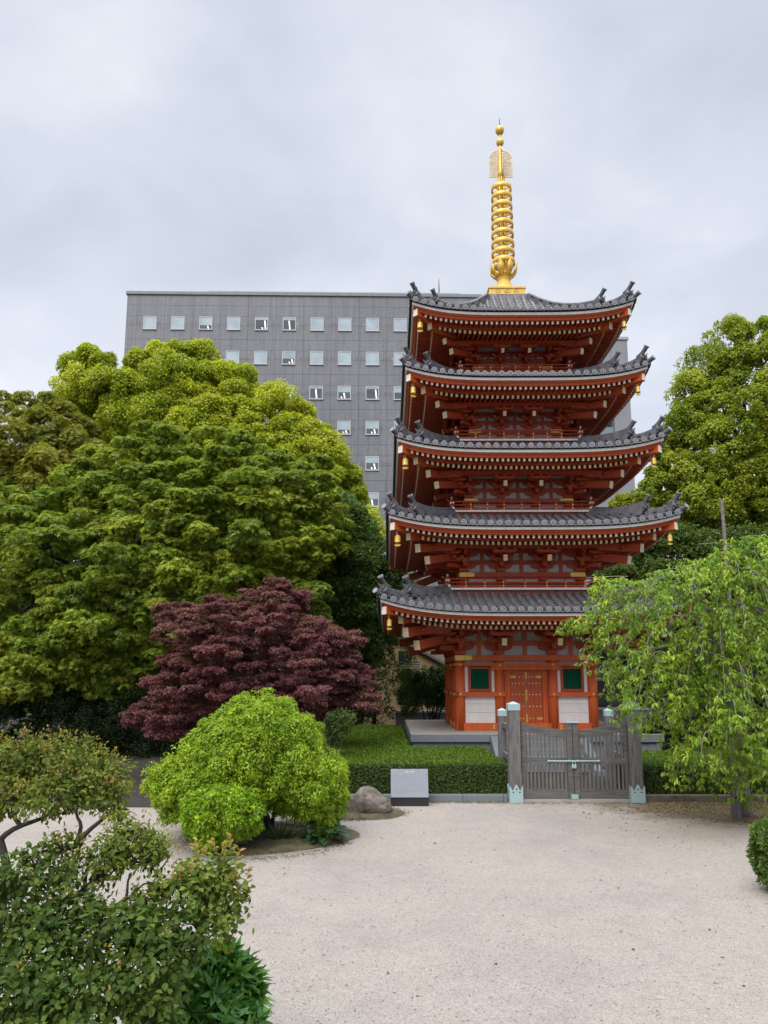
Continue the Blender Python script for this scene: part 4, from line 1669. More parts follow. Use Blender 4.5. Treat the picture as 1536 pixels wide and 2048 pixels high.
mb = MB()
mb.prism([(hx(690), 0), (hx(897), 0), (hx(897), zat(1334, hY)), (hx(745), zat(1250, hY)), (hx(690), zat(1250, hY))], 0, 6, 'y')
mb.build('rendered_wall', BEIGE, bh)
mb = MB()
mb.prism([(hx(900), zat(1337, hY)), (hx(900), zat(1332, hY)), (hx(745), zat(1246, hY)), (hx(690), zat(1246, hY)), (hx(690), zat(1251, hY)), (hx(744), zat(1251, hY))], -.35, 6.2, 'y')
mb.build('roof_edge', mat('brown_roof_edge', (.12, .10, .085), .6, .2), bh)
mb = MB()
x0, x1 = hx(797), hx(823)
mb.box(x0, x1, -.02, .01, zat(1330, hY), zat(1302, hY), 0)
wn = mb.build('window', [BLACK], bh)
mb = MB()
mb.box(x0 + (x1 - x0) * .5, x1 - .03, -.04, -.021, zat(1330, hY), zat(1302, hY) - .03)
mb.build('pane', GLASSD, wn)
mb = MB()
for q in range(5):
    mb.box(hx(795), hx(838), -.9, -.84, zat(1344, hY) + q * .13, zat(1344, hY) + q * .13 + .08)
mb.box(hx(795), hx(838), -.84, .0, zat(1345, hY) - .05, zat(1345, hY))
mb.build('balcony_rail', mat('dark_slat', (.06, .055, .05), .5, .2), bh)
mb = MB()
mb.box(hx(764), hx(770), -.03, .01, zat(1400, hY), zat(1376, hY))
mb.build('lit_window', mat('pale_lit_pane', (.75, .62, .35), .4, .1), bh)
tY = 52.0
tb = at(880, 1290, tY)
th_ = empty('taupe_house', (tb.x, tY, 0), 0, 'taupe walled house rising behind the beige house', 'house')
mb = MB()
mb.box(-6.0, 1.6, 0, 7, 0, zat(1262, tY))
mb.build('rendered_wall', TAUPE, th_)
mb = MB()
mb.box(-6.3, 1.9, -.3, 7.3, zat(1262, tY), zat(1262, tY) + .2)
mb.build('flat_roof', mat('roof_felt', (.10, .10, .10), .8, .2), th_)
gY = 48.0
gb = at(690, 1400, gY)
gh = empty('grey_house', (gb.x, gY, 0), 0, 'grey walled house with small panes behind the purple maple', 'house')


def gx(px):
    return at(px, 1360, gY).x - gb.x


mb = MB()
mb.box(gx(560), gx(758), 0, 6, 0, zat(1300, gY))
mb.build('wall', mat('grey_render', (.21, .20, .19), .8, .15, 1), gh)
mb = MB()
for q in range(4):
    xx = gx(690) + q * .42
    mb.box(xx, xx + .05, -.04, .01, zat(1368, gY), zat(1338, gY))
for q in range(3):
    mb.box(gx(690), gx(690) + 1.7, -.045, .01, zat(1368, gY) + q * .45, zat(1368, gY) + q * .45 + .05)
mb.build('window_bars', BLACK, gh)
mb = MB()
mb.box(gx(556), gx(762), -.3, 6.3, zat(1300, gY), zat(1300, gY) + .25)
mb.build('roof_edge', mat('roof_edge_dark', (.08, .08, .085), .6, .2), gh)

# garden wall behind the trees and low wall right of the pagoda
def wall_thing(name, x0, x1, y, h, t_, m, cap, label):
    e = empty(name, ((x0 + x1) / 2, y, 0), 0, label, 'wall')
    d = (x1 - x0) / 2
    mb = MB()
    mb.box(-d, d, 0, t_, 0, h)
    mb.build('wall_body', m, e)
    mb = MB()
    mb.box(-d - .05, d + .05, -.06, t_ + .06, h, h + .10)
    mb.build('coping', cap, e)
    return e


GWALL = mat('grey_garden_wall', (.17, .17, .165), .85, .25, 1.5, (1, 1, .4), dirt=(.09, .09, .085), dirt_scale=1)
wall_thing('garden_wall', -24, -3.0, 38.0, 1.05, .3, GWALL, mat('coping_grey', (.25, .25, .24), .8, .2), 'grey garden wall in deep shade behind the big trees')
wall_thing('boundary_wall', 8.6, 26, 37.0, 1.35, .3, GWALL, SLABTOP, 'low grey boundary wall with pale coping right of the pagoda')
wall_thing('boundary_wall', .6, 3.2, 39.5, 1.1, .3, GWALL, SLABTOP, 'short grey wall behind the round clipped bush by the platform')
gB = empty('grey_annex', (11.2, 43, 0), 0, 'grey annex building half hidden behind the pagoda and weeping tree', 'building')
mb = MB()
mb.box(-2.6, 4.5, 0, 8, 0, 4.1)
mb.build('wall', mat('annex_grey', (.22, .215, .21), .8, .15, .8), gB)
mb = MB()
mb.box(-2.9, 4.8, -.3, 8.2, 4.1, 4.35)
mb.build('roof_slab', mat('annex_roof', (.12, .12, .125), .7, .15), gB)
for q in range(3):
    mb = MB()
    mb.box(-2.0 + q * 2.1, -.7 + q * 2.1, -.03, .02, 1.3, 2.7)
    mb.build('window', GLASSD, gB)
# tall bare pole
ptop = at(1443, 1000, 27.0)
mb = MB()
mb.tube([(ptop.x + .14, 27.0, 0), (ptop.x + .02, 27, ptop.z * .6), (ptop.x, 27.0, ptop.z)], [.085, .075, .065], 8)
o = mb.build('wooden_pole', TWIG)
tag(o, 'tall bare grey pole rising behind the weeping tree', 'pole')

# ------------------------------------------------------------------ foliage helpers
def unit(a):
    return a / np.maximum(np.linalg.norm(a, axis=-1, keepdims=True), 1e-9)


def rand_dir(n):
    return unit(rng.normal(size=(n, 3)))


class Leaves:
    def __init__(self):
        self.parts = []

    def add(self, P, T, N, L, W, C):
        n = len(P)
        L = np.broadcast_to(np.asarray(L, float), (n,))
        W = np.broadcast_to(np.asarray(W, float), (n,))
        C = np.broadcast_to(np.asarray(C, float), (n, 3))
        self.parts.append((P, unit(T), N, L, W, C))

    def count(self):
        return sum(len(p[0]) for p in self.parts)

    def build(self, name, m, parent=None, folded=False, fold=.18, droop=.12, origin=(0, 0, 0), label=None, wide=.45, kind=None):
        P, T, N, L, W, C = [np.concatenate([p[k] for p in self.parts]) for k in range(6)]
        P = P - np.asarray(origin, float)
        B = unit(np.cross(N, T))
        N2 = np.cross(T, B)
        L_, W_ = L[:, None], W[:, None]
        tip = P + T * L_ - N2 * droop * L_
        a = P + T * L_ * wide + B * W_ / 2 + N2 * fold * W_
        b = P + T * L_ * wide - B * W_ / 2 + N2 * fold * W_
        n = len(P)
        if folded:
            c = P + T * L_ * .55 - N2 * .03 * L_
            a1 = P + T * L_ * .22 + B * W_ * .36 + N2 * fold * W_ * .8
            a2 = P + T * L_ * .58 + B * W_ * .46 + N2 * (fold * W_ - droop * .25 * L_)
            b1 = P + T * L_ * .22 - B * W_ * .36 + N2 * fold * W_ * .8
            b2 = P + T * L_ * .58 - B * W_ * .46 + N2 * (fold * W_ - droop * .25 * L_)
            n = len(P)
            V = np.stack([P, a1, a2, tip, b2, b1, c], 1).reshape(-1, 3)
            base = np.arange(n)[:, None] * 7
            idx = (base + np.array([0, 6, 2, 1, 6, 3, 2, 0, 5, 4, 6, 6, 4, 3])).reshape(-1)
            starts = (np.arange(n)[:, None] * 14 + np.array([0, 4, 7, 11])).reshape(-1)
            nf, nv, per, nloop = 4 * n, 7 * n, 7, 14 * n
        else:
            V = np.stack([P, a, tip, b], 1).reshape(-1, 3)
            idx = (np.arange(n)[:, None] * 4 + np.array([0, 3, 2, 1])).reshape(-1)
            nf, nv, per, nloop = n, 4 * n, 4, 4 * n
            starts = np.arange(n) * 4
        me = bpy.data.meshes.new(name)
        me.vertices.add(nv)
        me.vertices.foreach_set('co', V.astype(np.float32).ravel())
        me.loops.add(nloop)
        me.loops.foreach_set('vertex_index', idx.astype(np.int32))
        me.polygons.add(nf)
        me.polygons.foreach_set('loop_start', starts.astype(np.int32))
        me.update(calc_edges=True)
        at_ = me.attributes.new('tint', 'FLOAT_COLOR', 'POINT')
        cc = np.concatenate([np.clip(C, 0, 1), np.ones((n, 1))], 1)
        at_.data.foreach_set('color', np.repeat(cc, per, 0).astype(np.float32).ravel())
        me.materials.append(m)
        o = bpy.data.objects.new(name, me)
        COL.objects.link(o)
        if parent is not None:
            o.parent = parent
        if label:
            o['label'] = label
        if kind:
            o['kind'] = kind
        return o


def pick(pal, n, jit=.18):
    pal = np.asarray(pal, float)
    a = rng.integers(0, len(pal), n)
    b = rng.integers(0, len(pal), n)
    t = rng.random((n, 1))
    return (pal[a] * t + pal[b] * (1 - t)) * rng.uniform(1 - jit, 1 + jit, (n, 1))


def inside(pts, poly):
    x, y = pts[:, 0], pts[:, 1]
    r = np.zeros(len(pts), bool)
    n = len(poly)
    for i_ in range(n):
        x1, y1 = poly[i_]
        x2, y2 = poly[(i_ + 1) % n]
        c = ((y1 > y) != (y2 > y)) & (x < (x2 - x1) * (y - y1) / ((y2 - y1) + 1e-9) + x1)
        r ^= c
    return r


def edge_dist(pts, poly):
    d = np.full(len(pts), 1e9)
    n = len(poly)
    for i_ in range(n):
        a, b = np.array(poly[i_], float), np.array(poly[(i_ + 1) % n], float)
        ab = b - a
        t = np.clip(((pts - a) @ ab) / (ab @ ab + 1e-9), 0, 1)
        q = a + t[:, None] * ab
        d = np.minimum(d, np.linalg.norm(pts - q, axis=1))
    return d


def at_np(px, py, Y):
    u = (px - 768) / FOC
    v = (CY - py) / FOC
    c, s = math.cos(PITCH), math.sin(PITCH)
    y, z = c - v * s, s + v * c
    return np.stack([u / y * Y, Y, z / y * Y + CAM_Z], -1)


def clumps(poly, Y0, bulge, rpx, spacing=.95, asp=1.0, back=.35, inset=.62, jitter=.25, dmax=None):
    """lumps filling a crown outlined in the photograph, domed towards the viewer, with real radii and depths"""
    poly = [tuple(map(float, p)) for p in poly]
    A = np.array(poly)
    lo, hi = A.min(0), A.max(0)
    cand = rng.uniform(lo, hi, (9000, 2))
    cand = cand[inside(cand, poly)]
    d = edge_dist(cand, poly)
    rr = rpx * rng.uniform(.62, 1.42, len(cand))
    ok = d > rr * inset * (.9 if asp >= 1 else .75)
    cand, d, rr = cand[ok], d[ok], rr[ok]
    keep = []
    pts = np.zeros((0, 2))
    for k in range(len(cand)):
        q = cand[k] * np.array([1, 1 / asp])
        if len(pts) == 0 or np.min(np.linalg.norm(pts - q, axis=1)) > spacing * rr[k]:
            keep.append(k)
            pts = np.vstack([pts, q])
    cand, d, rr = cand[keep], d[keep], rr[keep]
    dm = dmax or max(d.max(), 1)
    t = np.clip(d / dm, 0, 1)
    Y = Y0 - bulge * np.sqrt(1 - (1 - t) ** 2) + rng.normal(0, jitter, len(d)) * rr / FOC * Y0
    C = at_np(cand[:, 0], cand[:, 1], Y)
    R = rr / FOC * Y
    nb = int(len(C) * back)
    if nb:
        sel = rng.choice(len(C), nb, replace=False)
        Cb = C[sel].copy()
        k = (Y0 + bulge * .5 * np.sqrt(1 - (1 - t[sel]) ** 2)) / Cb[:, 1]
        cen = C.mean(0)
        Cb[:, 1] = Cb[:, 1] * k
        Cb[:, 0] = cen[0] + (Cb[:, 0] - cen[0]) * 1.0
        C = np.vstack([C, Cb])
        R = np.concatenate([R, R[sel]])
    return C, R


def puffs(C, R, per, rel=.42, flat=1.0, spread=.78, keep_back=.35):
    """secondary lumps on the surface of the big lumps"""
    n = len(C)
    D = rand_dir(n * per).reshape(n, per, 3)
    D[..., 2] = np.abs(D[..., 2]) * np.where(rng.random((n, per)) < .72, 1, -1)
    P = C[:, None] + D * R[:, None, None] * spread * np.array([1, 1, flat])
    r = R[:, None] * rel * rng.uniform(.75, 1.25, (n, per))
    k = (D[..., 1] < .35) | (rng.random((n, per)) < keep_back)
    return P[k], r[k], np.repeat(np.arange(n)[:, None], per, 1)[k]


def shell(lv, P, R, per, L, W, col, flat=1.0, up=.35, nj=.55, out=.6, down=.0, inner=.55, cj=.16, lj=.25):
    """leaves over the surface of lumps; col (n,3) per lump"""
    n = len(P)
    D = rand_dir(n * per)
    D[:, 2] += up * .6
    D = unit(D)
    Pn = np.repeat(P, per, 0)
    Rn = np.repeat(R, per)
    pos = Pn + D * (Rn * rng.uniform(inner, 1.05, n * per))[:, None] * np.array([1, 1, flat])
    N = unit(D + rng.normal(0, nj, (n * per, 3)) + np.array([0, 0, up]))
    T = np.cross(N, rand_dir(n * per))
    T = unit(T) + D * out + np.array([0, 0, -down])
    c = np.repeat(col, per, 0) * rng.uniform(1 - cj, 1 + cj, (n * per, 1))
    lv.add(pos, T, N, L * rng.uniform(1 - lj, 1 + lj, n * per), W * rng.uniform(1 - lj, 1 + lj, n * per), c)
    return pos


def rosettes(lv, P, R, per, k, L, W, col, up=.5, flat=1.0, spread=.9, cj=.15):
    """star shaped leaf whorls over lumps"""
    n = len(P)
    D = rand_dir(n * per)
    D[:, 2] += .35
    D = unit(D)
    pos = np.repeat(P, per, 0) + D * (np.repeat(R, per) * rng.uniform(.65, 1.05, n * per))[:, None] * np.array([1, 1, flat])
    axis = unit(D * .8 + np.array([0, 0, up]) + rng.normal(0, .25, D.shape))
    h = unit(np.cross(axis, rand_dir(len(axis))))
    h2 = np.cross(axis, h)
    c0 = np.repeat(col, per, 0) * rng.uniform(1 - cj, 1 + cj, (n * per, 1))
    ph = rng.uniform(0, 6.28, n * per)
    for j in range(k):
        t = ph + 2 * PI * j / k + rng.normal(0, .2, n * per)
        T = unit((h * np.cos(t)[:, None] + h2 * np.sin(t)[:, None]) * spread + axis * rng.uniform(.1, .6, (n * per, 1)))
        N = unit(axis + rng.normal(0, .2, axis.shape))
        lv.add(pos, T, N, L * rng.uniform(.8, 1.2, n * per), W * rng.uniform(.85, 1.15, n * per), c0 * rng.uniform(.92, 1.08, (n * per, 1)))
    return pos


def bent(a, b, sag=0.0, n=6, wob=.04, seed=None):
    r_ = random.Random(seed)
    a, b = Vector(a), Vector(b)
    L = (b - a).length
    o1 = Vector((r_.uniform(-1, 1), r_.uniform(-1, 1), r_.uniform(-1, 1))) * wob * L
    o2 = Vector((r_.uniform(-1, 1), r_.uniform(-1, 1), r_.uniform(-1, 1))) * wob * L
    out = []
    for k in range(n + 1):
        t = k / n
        p = a.lerp(b, t) + o1 * math.sin(PI * t) + o2 * math.sin(2 * PI * t)
        p.z += sag * math.sin(PI * t) * L
        out.append(p)
    return out


def trunk(parent, base, top, r0, C, R, nl=10, m=BARK, seed=1, origin=None, sub=2, spl=.55):
    """tapered trunk with limbs reaching into the lumps of the crown"""
    r_ = random.Random(seed)
    mb = MB()
    o = Vector(origin or (0, 0, 0))
    ps = bent(Vector(base) - o, Vector(top) - o, 0, 8, .03, seed)
    rad = [r0 * (1.25 if k == 0 else 1) * (1 - .55 * k / 8) for k in range(9)]
    mb.tube(ps, rad, 10)
    idx = list(range(len(C)))
    r_.shuffle(idx)
    for k in idx[:nl]:
        t = r_.uniform(spl, 1.0)
        j = min(7, int(t * 8))
        a = ps[j].lerp(ps[j + 1], t * 8 - j)
        e = Vector(C[k]) - o
        br = bent(a, e, .06, 6, .06, r_.random())
        rr = r0 * r_.uniform(.28, .42)
        mb.tube(br, [rr * (1 - .75 * q / 6) for q in range(7)], 7)
        for _ in range(sub):
            j2 = r_.randrange(3, 6)
            e2 = br[j2] + Vector((r_.gauss(0, 1), r_.gauss(0, 1), r_.gauss(.4, .7))).normalized() * R[k] * r_.uniform(.7, 1.1)
            b2 = bent(br[j2], e2, .03, 4, .06, r_.random())
            mb.tube(b2, [rr * .45 * (1 - .7 * q / 4) for q in range(5)], 5)
    return mb.build('trunk', m, parent, fixn=False)


def tree(name, label, cat, poly, Y0, bulge, rpx, base_px, pal, L, W, per_puff, per_leaf, r0=.3, style='shell', flat=1.0, asp=1.0,
         spacing=.95, back=.35, rel=.42, up=.35, nl=12, top_f=.62, group=None, leafm=None, seed=1, extra=None, lumpvar=.22, down=0.0,
         folded=False, jitter=.25, inset=.62, k=6, barkm=BARK, dmax=None, base_xy=None, out=.6, keep_back=.35, spread=.78, nj=.55):
    C, R = clumps(poly, Y0, bulge, rpx, spacing, asp, back, inset, jitter, dmax)
    if base_xy is None:
        bx = at(base_px[0], base_px[1], Y0).x
        base = Vector((bx, Y0, 0))
    else:
        base = Vector((*base_xy, 0))
    e = empty(name, base, 0, label, cat, group)
    lv = Leaves()
    P, r, own = puffs(C, R, per_puff, rel, flat, spread, keep_back)
    lump_c = pick(pal, len(C), .05) * rng.uniform(1 - lumpvar, 1 + lumpvar, (len(C), 1))
    col = lump_c[own] * .65 + pick(pal, len(P), .1) * .35
    if style == 'shell':
        shell(lv, P, r, per_leaf, L, W, col, flat=max(flat, .55), up=up, down=down, out=out, nj=nj)
    else:
        rosettes(lv, P, r, per_leaf, k, L, W, col, up=up, flat=max(flat, .55))
    if extra:
        extra(lv, P, r)
    lv.build('crown', leafm or LEAF, e, folded=folded, origin=base)
    zt = C[:, 2].min() + (C[:, 2].max() - C[:, 2].min()) * top_f
    cx, cy = C[:, 0].mean(), C[:, 1].mean()
    top = Vector((base.x * .6 + cx * .4, base.y * .7 + cy * .3, zt))
    trunk(e, base, top, r0, C, R, nl, barkm, seed, base)
    return e, C, R


# ------------------------------------------------------------------ big trees
CAMPH = [(.43, .48, .032), (.54, .56, .052), (.33, .40, .028)]
e, C_, R_ = tree('camphor_tree', 'bright yellow green camphor tree towering in front of the grey office block', 'tree',
     [(92, 790), (112, 755), (132, 708), (170, 692), (225, 690), (262, 705), (300, 692), (345, 690), (385, 686), (425, 706), (450, 728), (490, 738), (515, 765),
      (560, 790), (600, 792), (622, 832), (652, 848), (668, 888), (700, 915), (716, 955), (722, 990), (740, 1010), (735, 1040), (770, 1075), (792, 1130), (700, 1200),
      (400, 1150), (240, 980), (150, 880), (95, 830)], 47, 4.5, 47, (430, 1440), CAMPH, .18, .115, 24, 200, r0=.55, rel=.34, lumpvar=.10, nl=26, up=.3, spacing=.92, seed=3, back=.3, nj=.35)

DARKM = [(.24, .32, .036), (.31, .375, .042), (.38, .41, .046), (.18, .265, .034)]


def red_bits(lv, P, r):
    n = 420
    k = rng.choice(len(P), 24)
    kk = np.repeat(k, n // 24)
    D = rand_dir(len(kk))
    lv.add(P[kk] + D * r[kk][:, None] * .9, rand_dir(len(kk)), D, .13, .06, pick([(.30, .09, .03), (.34, .17, .04)], len(kk)))


e, C_, R_ = tree('broadleaf_tree', 'large dark green broadleaf tree with layered clumps behind the purple maple', 'tree',
     [(-60, 960), (0, 965), (60, 975), (150, 930), (200, 870), (260, 845), (330, 840), (400, 860), (445, 858), (480, 860), (520, 885), (560, 905), (600, 900), (640, 900), (664, 940), (668, 1000),
      (690, 1060), (680, 1110), (650, 1150), (668, 1210), (640, 1280), (560, 1330), (420, 1400), (330, 1420), (240, 1440), (150, 1420), (60, 1440), (-60, 1440)], 34, 5.0, 46, (200, 1480), DARKM, .125, .055, 20, 30,
     r0=.42, style='rosette', flat=.55, asp=.68, rel=.36, lumpvar=.28, nl=26, up=.6, spacing=1.12, seed=7, extra=red_bits, back=.9, jitter=.5, keep_back=.7)

e, C_, R_ = tree('brownish_tree', 'olive brown toned tree at the left edge below the bright camphor', 'tree',
     [(-70, 790), (-20, 782), (20, 792), (60, 790), (110, 795), (160, 830), (205, 870), (218, 920), (200, 960), (190, 1040), (100, 1060), (-70, 1060)], 40, 4, 42, (40, 1480),
     [(.26, .275, .036), (.31, .29, .045), (.21, .235, .032)], .14, .06, 18, 36, r0=.4, style='rosette', flat=.8, rel=.42, nl=14, up=.5, seed=9, back=.7)

e, C_, R_ = tree('evergreen_tree', 'narrow dark evergreen tree between the layered tree and the pagoda', 'tree',
     [(600, 1060), (660, 1000), (690, 990), (730, 1010), (742, 1060), (775, 1085), (800, 1120), (805, 1190), (790, 1260), (770, 1320), (720, 1350), (620, 1340), (560, 1300)], 38.5, 3, 38, (690, 1460),
     [(.095, .165, .035), (.135, .21, .042), (.075, .14, .032)], .15, .07, 22, 110, r0=.3, rel=.36, nl=12, up=.4, seed=12, back=.3)

e, C_, R_ = tree('wispy_tree', 'fine leaved dark tree drooping before the beige house', 'tree',
     [(700, 1200), (760, 1180), (830, 1150), (850, 1190), (800, 1270), (830, 1310), (815, 1340), (800, 1400), (760, 1410), (730, 1380), (700, 1330), (690, 1260)], 37.5, 1.2, 26, (745, 1460),
     [(.075, .13, .028), (.11, .17, .034), (.14, .20, .038)], .11, .05, 9, 42, r0=.12, rel=.42, nl=14, up=.2, down=.3, seed=13, back=.1, spacing=1.05)

e, C_, R_ = tree('evergreen_tree', 'dark tree standing behind the layered broadleaf tree at the left edge', 'tree',
     [(-80, 1000), (0, 990), (80, 1010), (180, 1020), (300, 1050), (420, 1100), (480, 1250), (460, 1420), (200, 1440), (-80, 1440)], 43, 3, 48, (20, 1460),
     [(.07, .12, .028), (.10, .15, .034)], .19, .09, 16, 80, r0=.35, rel=.42, nl=10, up=.4, seed=14, back=.2)

# right hand trees
e, C_, R_ = tree('camphor_tree', 'tall camphor tree at the right edge rising above the weeping tree', 'tree',
     [(1400, 760), (1428, 700), (1440, 665), (1480, 652), (1530, 640), (1620, 640), (1680, 800), (1680, 1180), (1560, 1200), (1480, 1130), (1400, 1090), (1350, 1080), (1305, 1055), (1275, 1015),
      (1272, 985), (1292, 950), (1312, 930), (1308, 900), (1325, 868), (1352, 855), (1350, 815), (1356, 775)], 46, 4, 44, (1545, 1440),
     [(.31, .37, .036), (.40, .44, .05), (.22, .29, .03)], .18, .115, 20, 165, r0=.62, rel=.36, lumpvar=.15, nl=34, up=.45, seed=21, spacing=.98, back=.2, keep_back=.3, inset=.52)

e, C_, R_ = tree('evergreen_tree', 'dark green spreading tree behind the right eaves of the pagoda', 'tree',
     [(1180, 1180), (1230, 1130), (1290, 1085), (1350, 1060), (1420, 1070), (1500, 1060), (1600, 1040), (1650, 1200), (1650, 1420), (1500, 1450), (1300, 1400), (1240, 1330), (1200, 1260)], 40, 3, 42, (1400, 1460),
     [(.10, .16, .028), (.14, .20, .034), (.075, .125, .025)], .17, .09, 20, 100, r0=.35, rel=.38, nl=14, up=.4, seed=23, back=.3)

e, C_, R_ = tree('young_tree', 'small bright yellow tree peeping between the right eaves and the pale block', 'tree',
     [(1222, 1030), (1228, 1005), (1245, 992), (1262, 990), (1280, 1004), (1290, 1040), (1280, 1150), (1230, 1150)], 50, 1, 18, (1255, 1440),
     [(.42, .44, .05), (.34, .38, .04)], .19, .12, 18, 90, r0=.14, rel=.4, nl=6, seed=25)

# ------------------------------------------------------------------ shrubs added with near-black leaves for the deep shade below the trees
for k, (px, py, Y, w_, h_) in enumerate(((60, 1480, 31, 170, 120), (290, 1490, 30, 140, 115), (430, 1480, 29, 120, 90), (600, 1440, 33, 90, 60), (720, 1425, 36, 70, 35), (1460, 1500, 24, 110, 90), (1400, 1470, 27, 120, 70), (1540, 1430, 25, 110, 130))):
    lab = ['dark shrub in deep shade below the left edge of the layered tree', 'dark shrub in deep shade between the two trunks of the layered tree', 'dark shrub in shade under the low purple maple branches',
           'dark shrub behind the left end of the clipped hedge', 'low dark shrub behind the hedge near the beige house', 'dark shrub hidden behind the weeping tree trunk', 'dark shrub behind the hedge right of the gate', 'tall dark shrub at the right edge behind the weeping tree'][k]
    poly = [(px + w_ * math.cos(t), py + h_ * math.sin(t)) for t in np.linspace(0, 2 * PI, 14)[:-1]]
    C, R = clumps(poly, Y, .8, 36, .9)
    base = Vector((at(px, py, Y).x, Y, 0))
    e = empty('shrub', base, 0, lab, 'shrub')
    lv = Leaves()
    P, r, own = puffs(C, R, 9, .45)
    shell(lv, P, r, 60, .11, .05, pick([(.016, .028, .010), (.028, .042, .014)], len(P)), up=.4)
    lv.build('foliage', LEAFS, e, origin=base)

# ------------------------------------------------------------------ purple maple
MAP = [(.20, .068, .080), (.255, .098, .105), (.145, .050, .060), (.235, .11, .085)]
mpoly = [(548, 1165), (558, 1150), (570, 1165), (590, 1180), (612, 1185), (606, 1215), (640, 1235), (680, 1260), (728, 1268), (722, 1290), (700, 1310), (735, 1345), (762, 1400), (740, 1428), (690, 1415), (640, 1440),
         (560, 1450), (470, 1440), (400, 1460), (330, 1480), (290, 1465), (245, 1440), (262, 1420), (300, 1400), (280, 1365), (330, 1340), (320, 1320), (360, 1290), (315, 1280), (330, 1235), (312, 1220),
         (350, 1205), (400, 1205), (430, 1190), (470, 1195), (500, 1180), (520, 1190)]
C, R = clumps(mpoly, 24.0, 2.6, 19, 1.75, .30, .30, .12, 2.0)
base = Vector((at(520, 1480, 24).x, 24.3, 0))
e = empty('maple_tree', base, 0, 'purple leaved maple with flat layered branches beside the bright green bush', 'tree')
lv = Leaves()
P, r, own = puffs(C, R, 16, .42, .26, 1.05)
col = (pick(MAP, len(C), .05) * rng.uniform(.75, 1.25, (len(C), 1)))[own] * .6 + pick(MAP, len(P)) * .4
shell(lv, P, r, 58, .085, .038, col, flat=.25, up=.8, out=.6, down=.25, nj=.5)
lv.build('crown', LEAF, e, origin=base)
trunk(e, base, (base.x + .2, 24.0, 3.4), .12, C, R, 38, mat('maple_bark', (.085, .07, .062), .8, .4, 8), 31, base, 2, .25)

# ------------------------------------------------------------------ bright bush
BUSH = [(.28, .41, .026), (.38, .50, .034), (.20, .33, .024)]
bpoly = [(292, 1575), (300, 1545), (345, 1520), (372, 1500), (392, 1465), (412, 1440), (440, 1425), (470, 1395), (500, 1400), (520, 1385), (545, 1388), (565, 1410), (600, 1432), (632, 1460), (640, 1490), (665, 1515),
         (688, 1560), (686, 1605), (672, 1650), (645, 1668), (612, 1652), (570, 1632), (530, 1612), (500, 1630), (430, 1650), (370, 1660), (330, 1640), (300, 1605)]
C, R = clumps(bpoly, 15.0, 1.25, 25, .80, 1, .7, .58, .35)
base = Vector((at(540, 1660, 14.9).x, 14.9, .05))
e = empty('rounded_bush', base, 0, 'large bright yellow green rounded bush in front of the purple maple', 'bush')
lv = Leaves()
P, r, own = puffs(C, R, 13, .42)
col = (pick(BUSH, len(C), .05))[own] * .6 + pick(BUSH, len(P)) * .4
shell(lv, P, r, 62, .066, .030, col, up=.35, out=.5, down=.6, nj=.45)
lv.build('foliage', LEAF, e, origin=base)
mb = MB()
for k in range(7):
    a = Vector((RND.uniform(-.22, .22), RND.uniform(-.15, .15), 0))
    j = RND.randrange(len(C))
    b = Vector(C[j]) - base
    ps = bent(a, b, .04, 6, .06, k)
    mb.tube(ps, [.055 * (1 - .7 * q / 6) for q in range(7)], 7)
mb.build('stems', BARK, e, fixn=False)
spoly = [(368, 1640), (372, 1605), (400, 1585), (440, 1575), (480, 1580), (508, 1590), (520, 1630), (508, 1662), (475, 1676), (440, 1690), (405, 1690), (380, 1665)]
C, R = clumps(spoly, 13.6, .45, 17, .8, 1, .6, .45, .6)
base = Vector((at(440, 1690, 13.6).x, 13.6, .05))
e = empty('low_bush', base, 0, 'small vivid green bush at the foot of the large bright bush', 'bush')
lv = Leaves()
P, r, own = puffs(C, R, 12, .45)
shell(lv, P, r, 46, .085, .045, pick([(.26, .41, .024), (.35, .50, .032), (.18, .32, .022)], len(P)), up=.35, out=.5, down=.3, nj=.5)
lv.build('foliage', LEAF, e, origin=base)
mb = MB()
for k in range(4):
    ps = bent((RND.uniform(-.1, .1), 0, 0), Vector(C[RND.randrange(len(C))]) - base, .04, 5, .06, k)
    mb.tube(ps, [.02 * (1 - .6 * q / 5) for q in range(6)], 6)
mb.build('stems', BARK, e, fixn=False)
# short stone stub beside it
mb = MB()
q_ = at(482, 1672, 13.9)
mb.taper(q_.x, 13.9, 0, .30, .13, .13, .12, .12)
mb.taper(q_.x, 13.9, .30, .33, .12, .12, .10, .10)
tag(mb.build('stone_stub', ROCKM, None, bevel=.012), 'short square grey stone stub under the bright bush', 'stone post')

# ------------------------------------------------------------------ ground plants near the bush and the rock
def tuft(name, px, py, Y, rad, h, n, L, W, pal, label, cat='plant', spiky=False, fold=True, m=None):
    q = at(px, py, Y)
    base = Vector((q.x, Y, max(0, q.z) if q.z < .4 else .05))
    base.z = .06
    lv = Leaves()
    t = rng.uniform(0, 2 * PI, n)
    rr = rad * np.sqrt(rng.random(n))
    if spiky:
        P = np.stack([rr * .3 * np.cos(t), rr * .3 * np.sin(t), np.zeros(n)], 1)
        T = np.stack([np.cos(t) * .7, np.sin(t) * .7, rng.uniform(.5, 1.4, n)], 1)
    else:
        P = np.stack([rr * np.cos(t), rr * np.sin(t), h * rng.random(n) * (1 - (rr / rad) ** 2 * .6)], 1)
        T = np.stack([np.cos(t), np.sin(t), rng.uniform(-.5, .4, n)], 1)
    N = unit(np.stack([np.cos(t) * .3, np.sin(t) * .3 - .25, np.ones(n)], 1) + rng.normal(0, .25, (n, 3)))
    lv.add(P, T, N, L * rng.uniform(.7, 1.2, n), W * rng.uniform(.7, 1.2, n), pick(pal, n))
    o = lv.build(name, m or LEAFG, None, folded=fold)
    o.location = base
    return tag(o, label, cat)


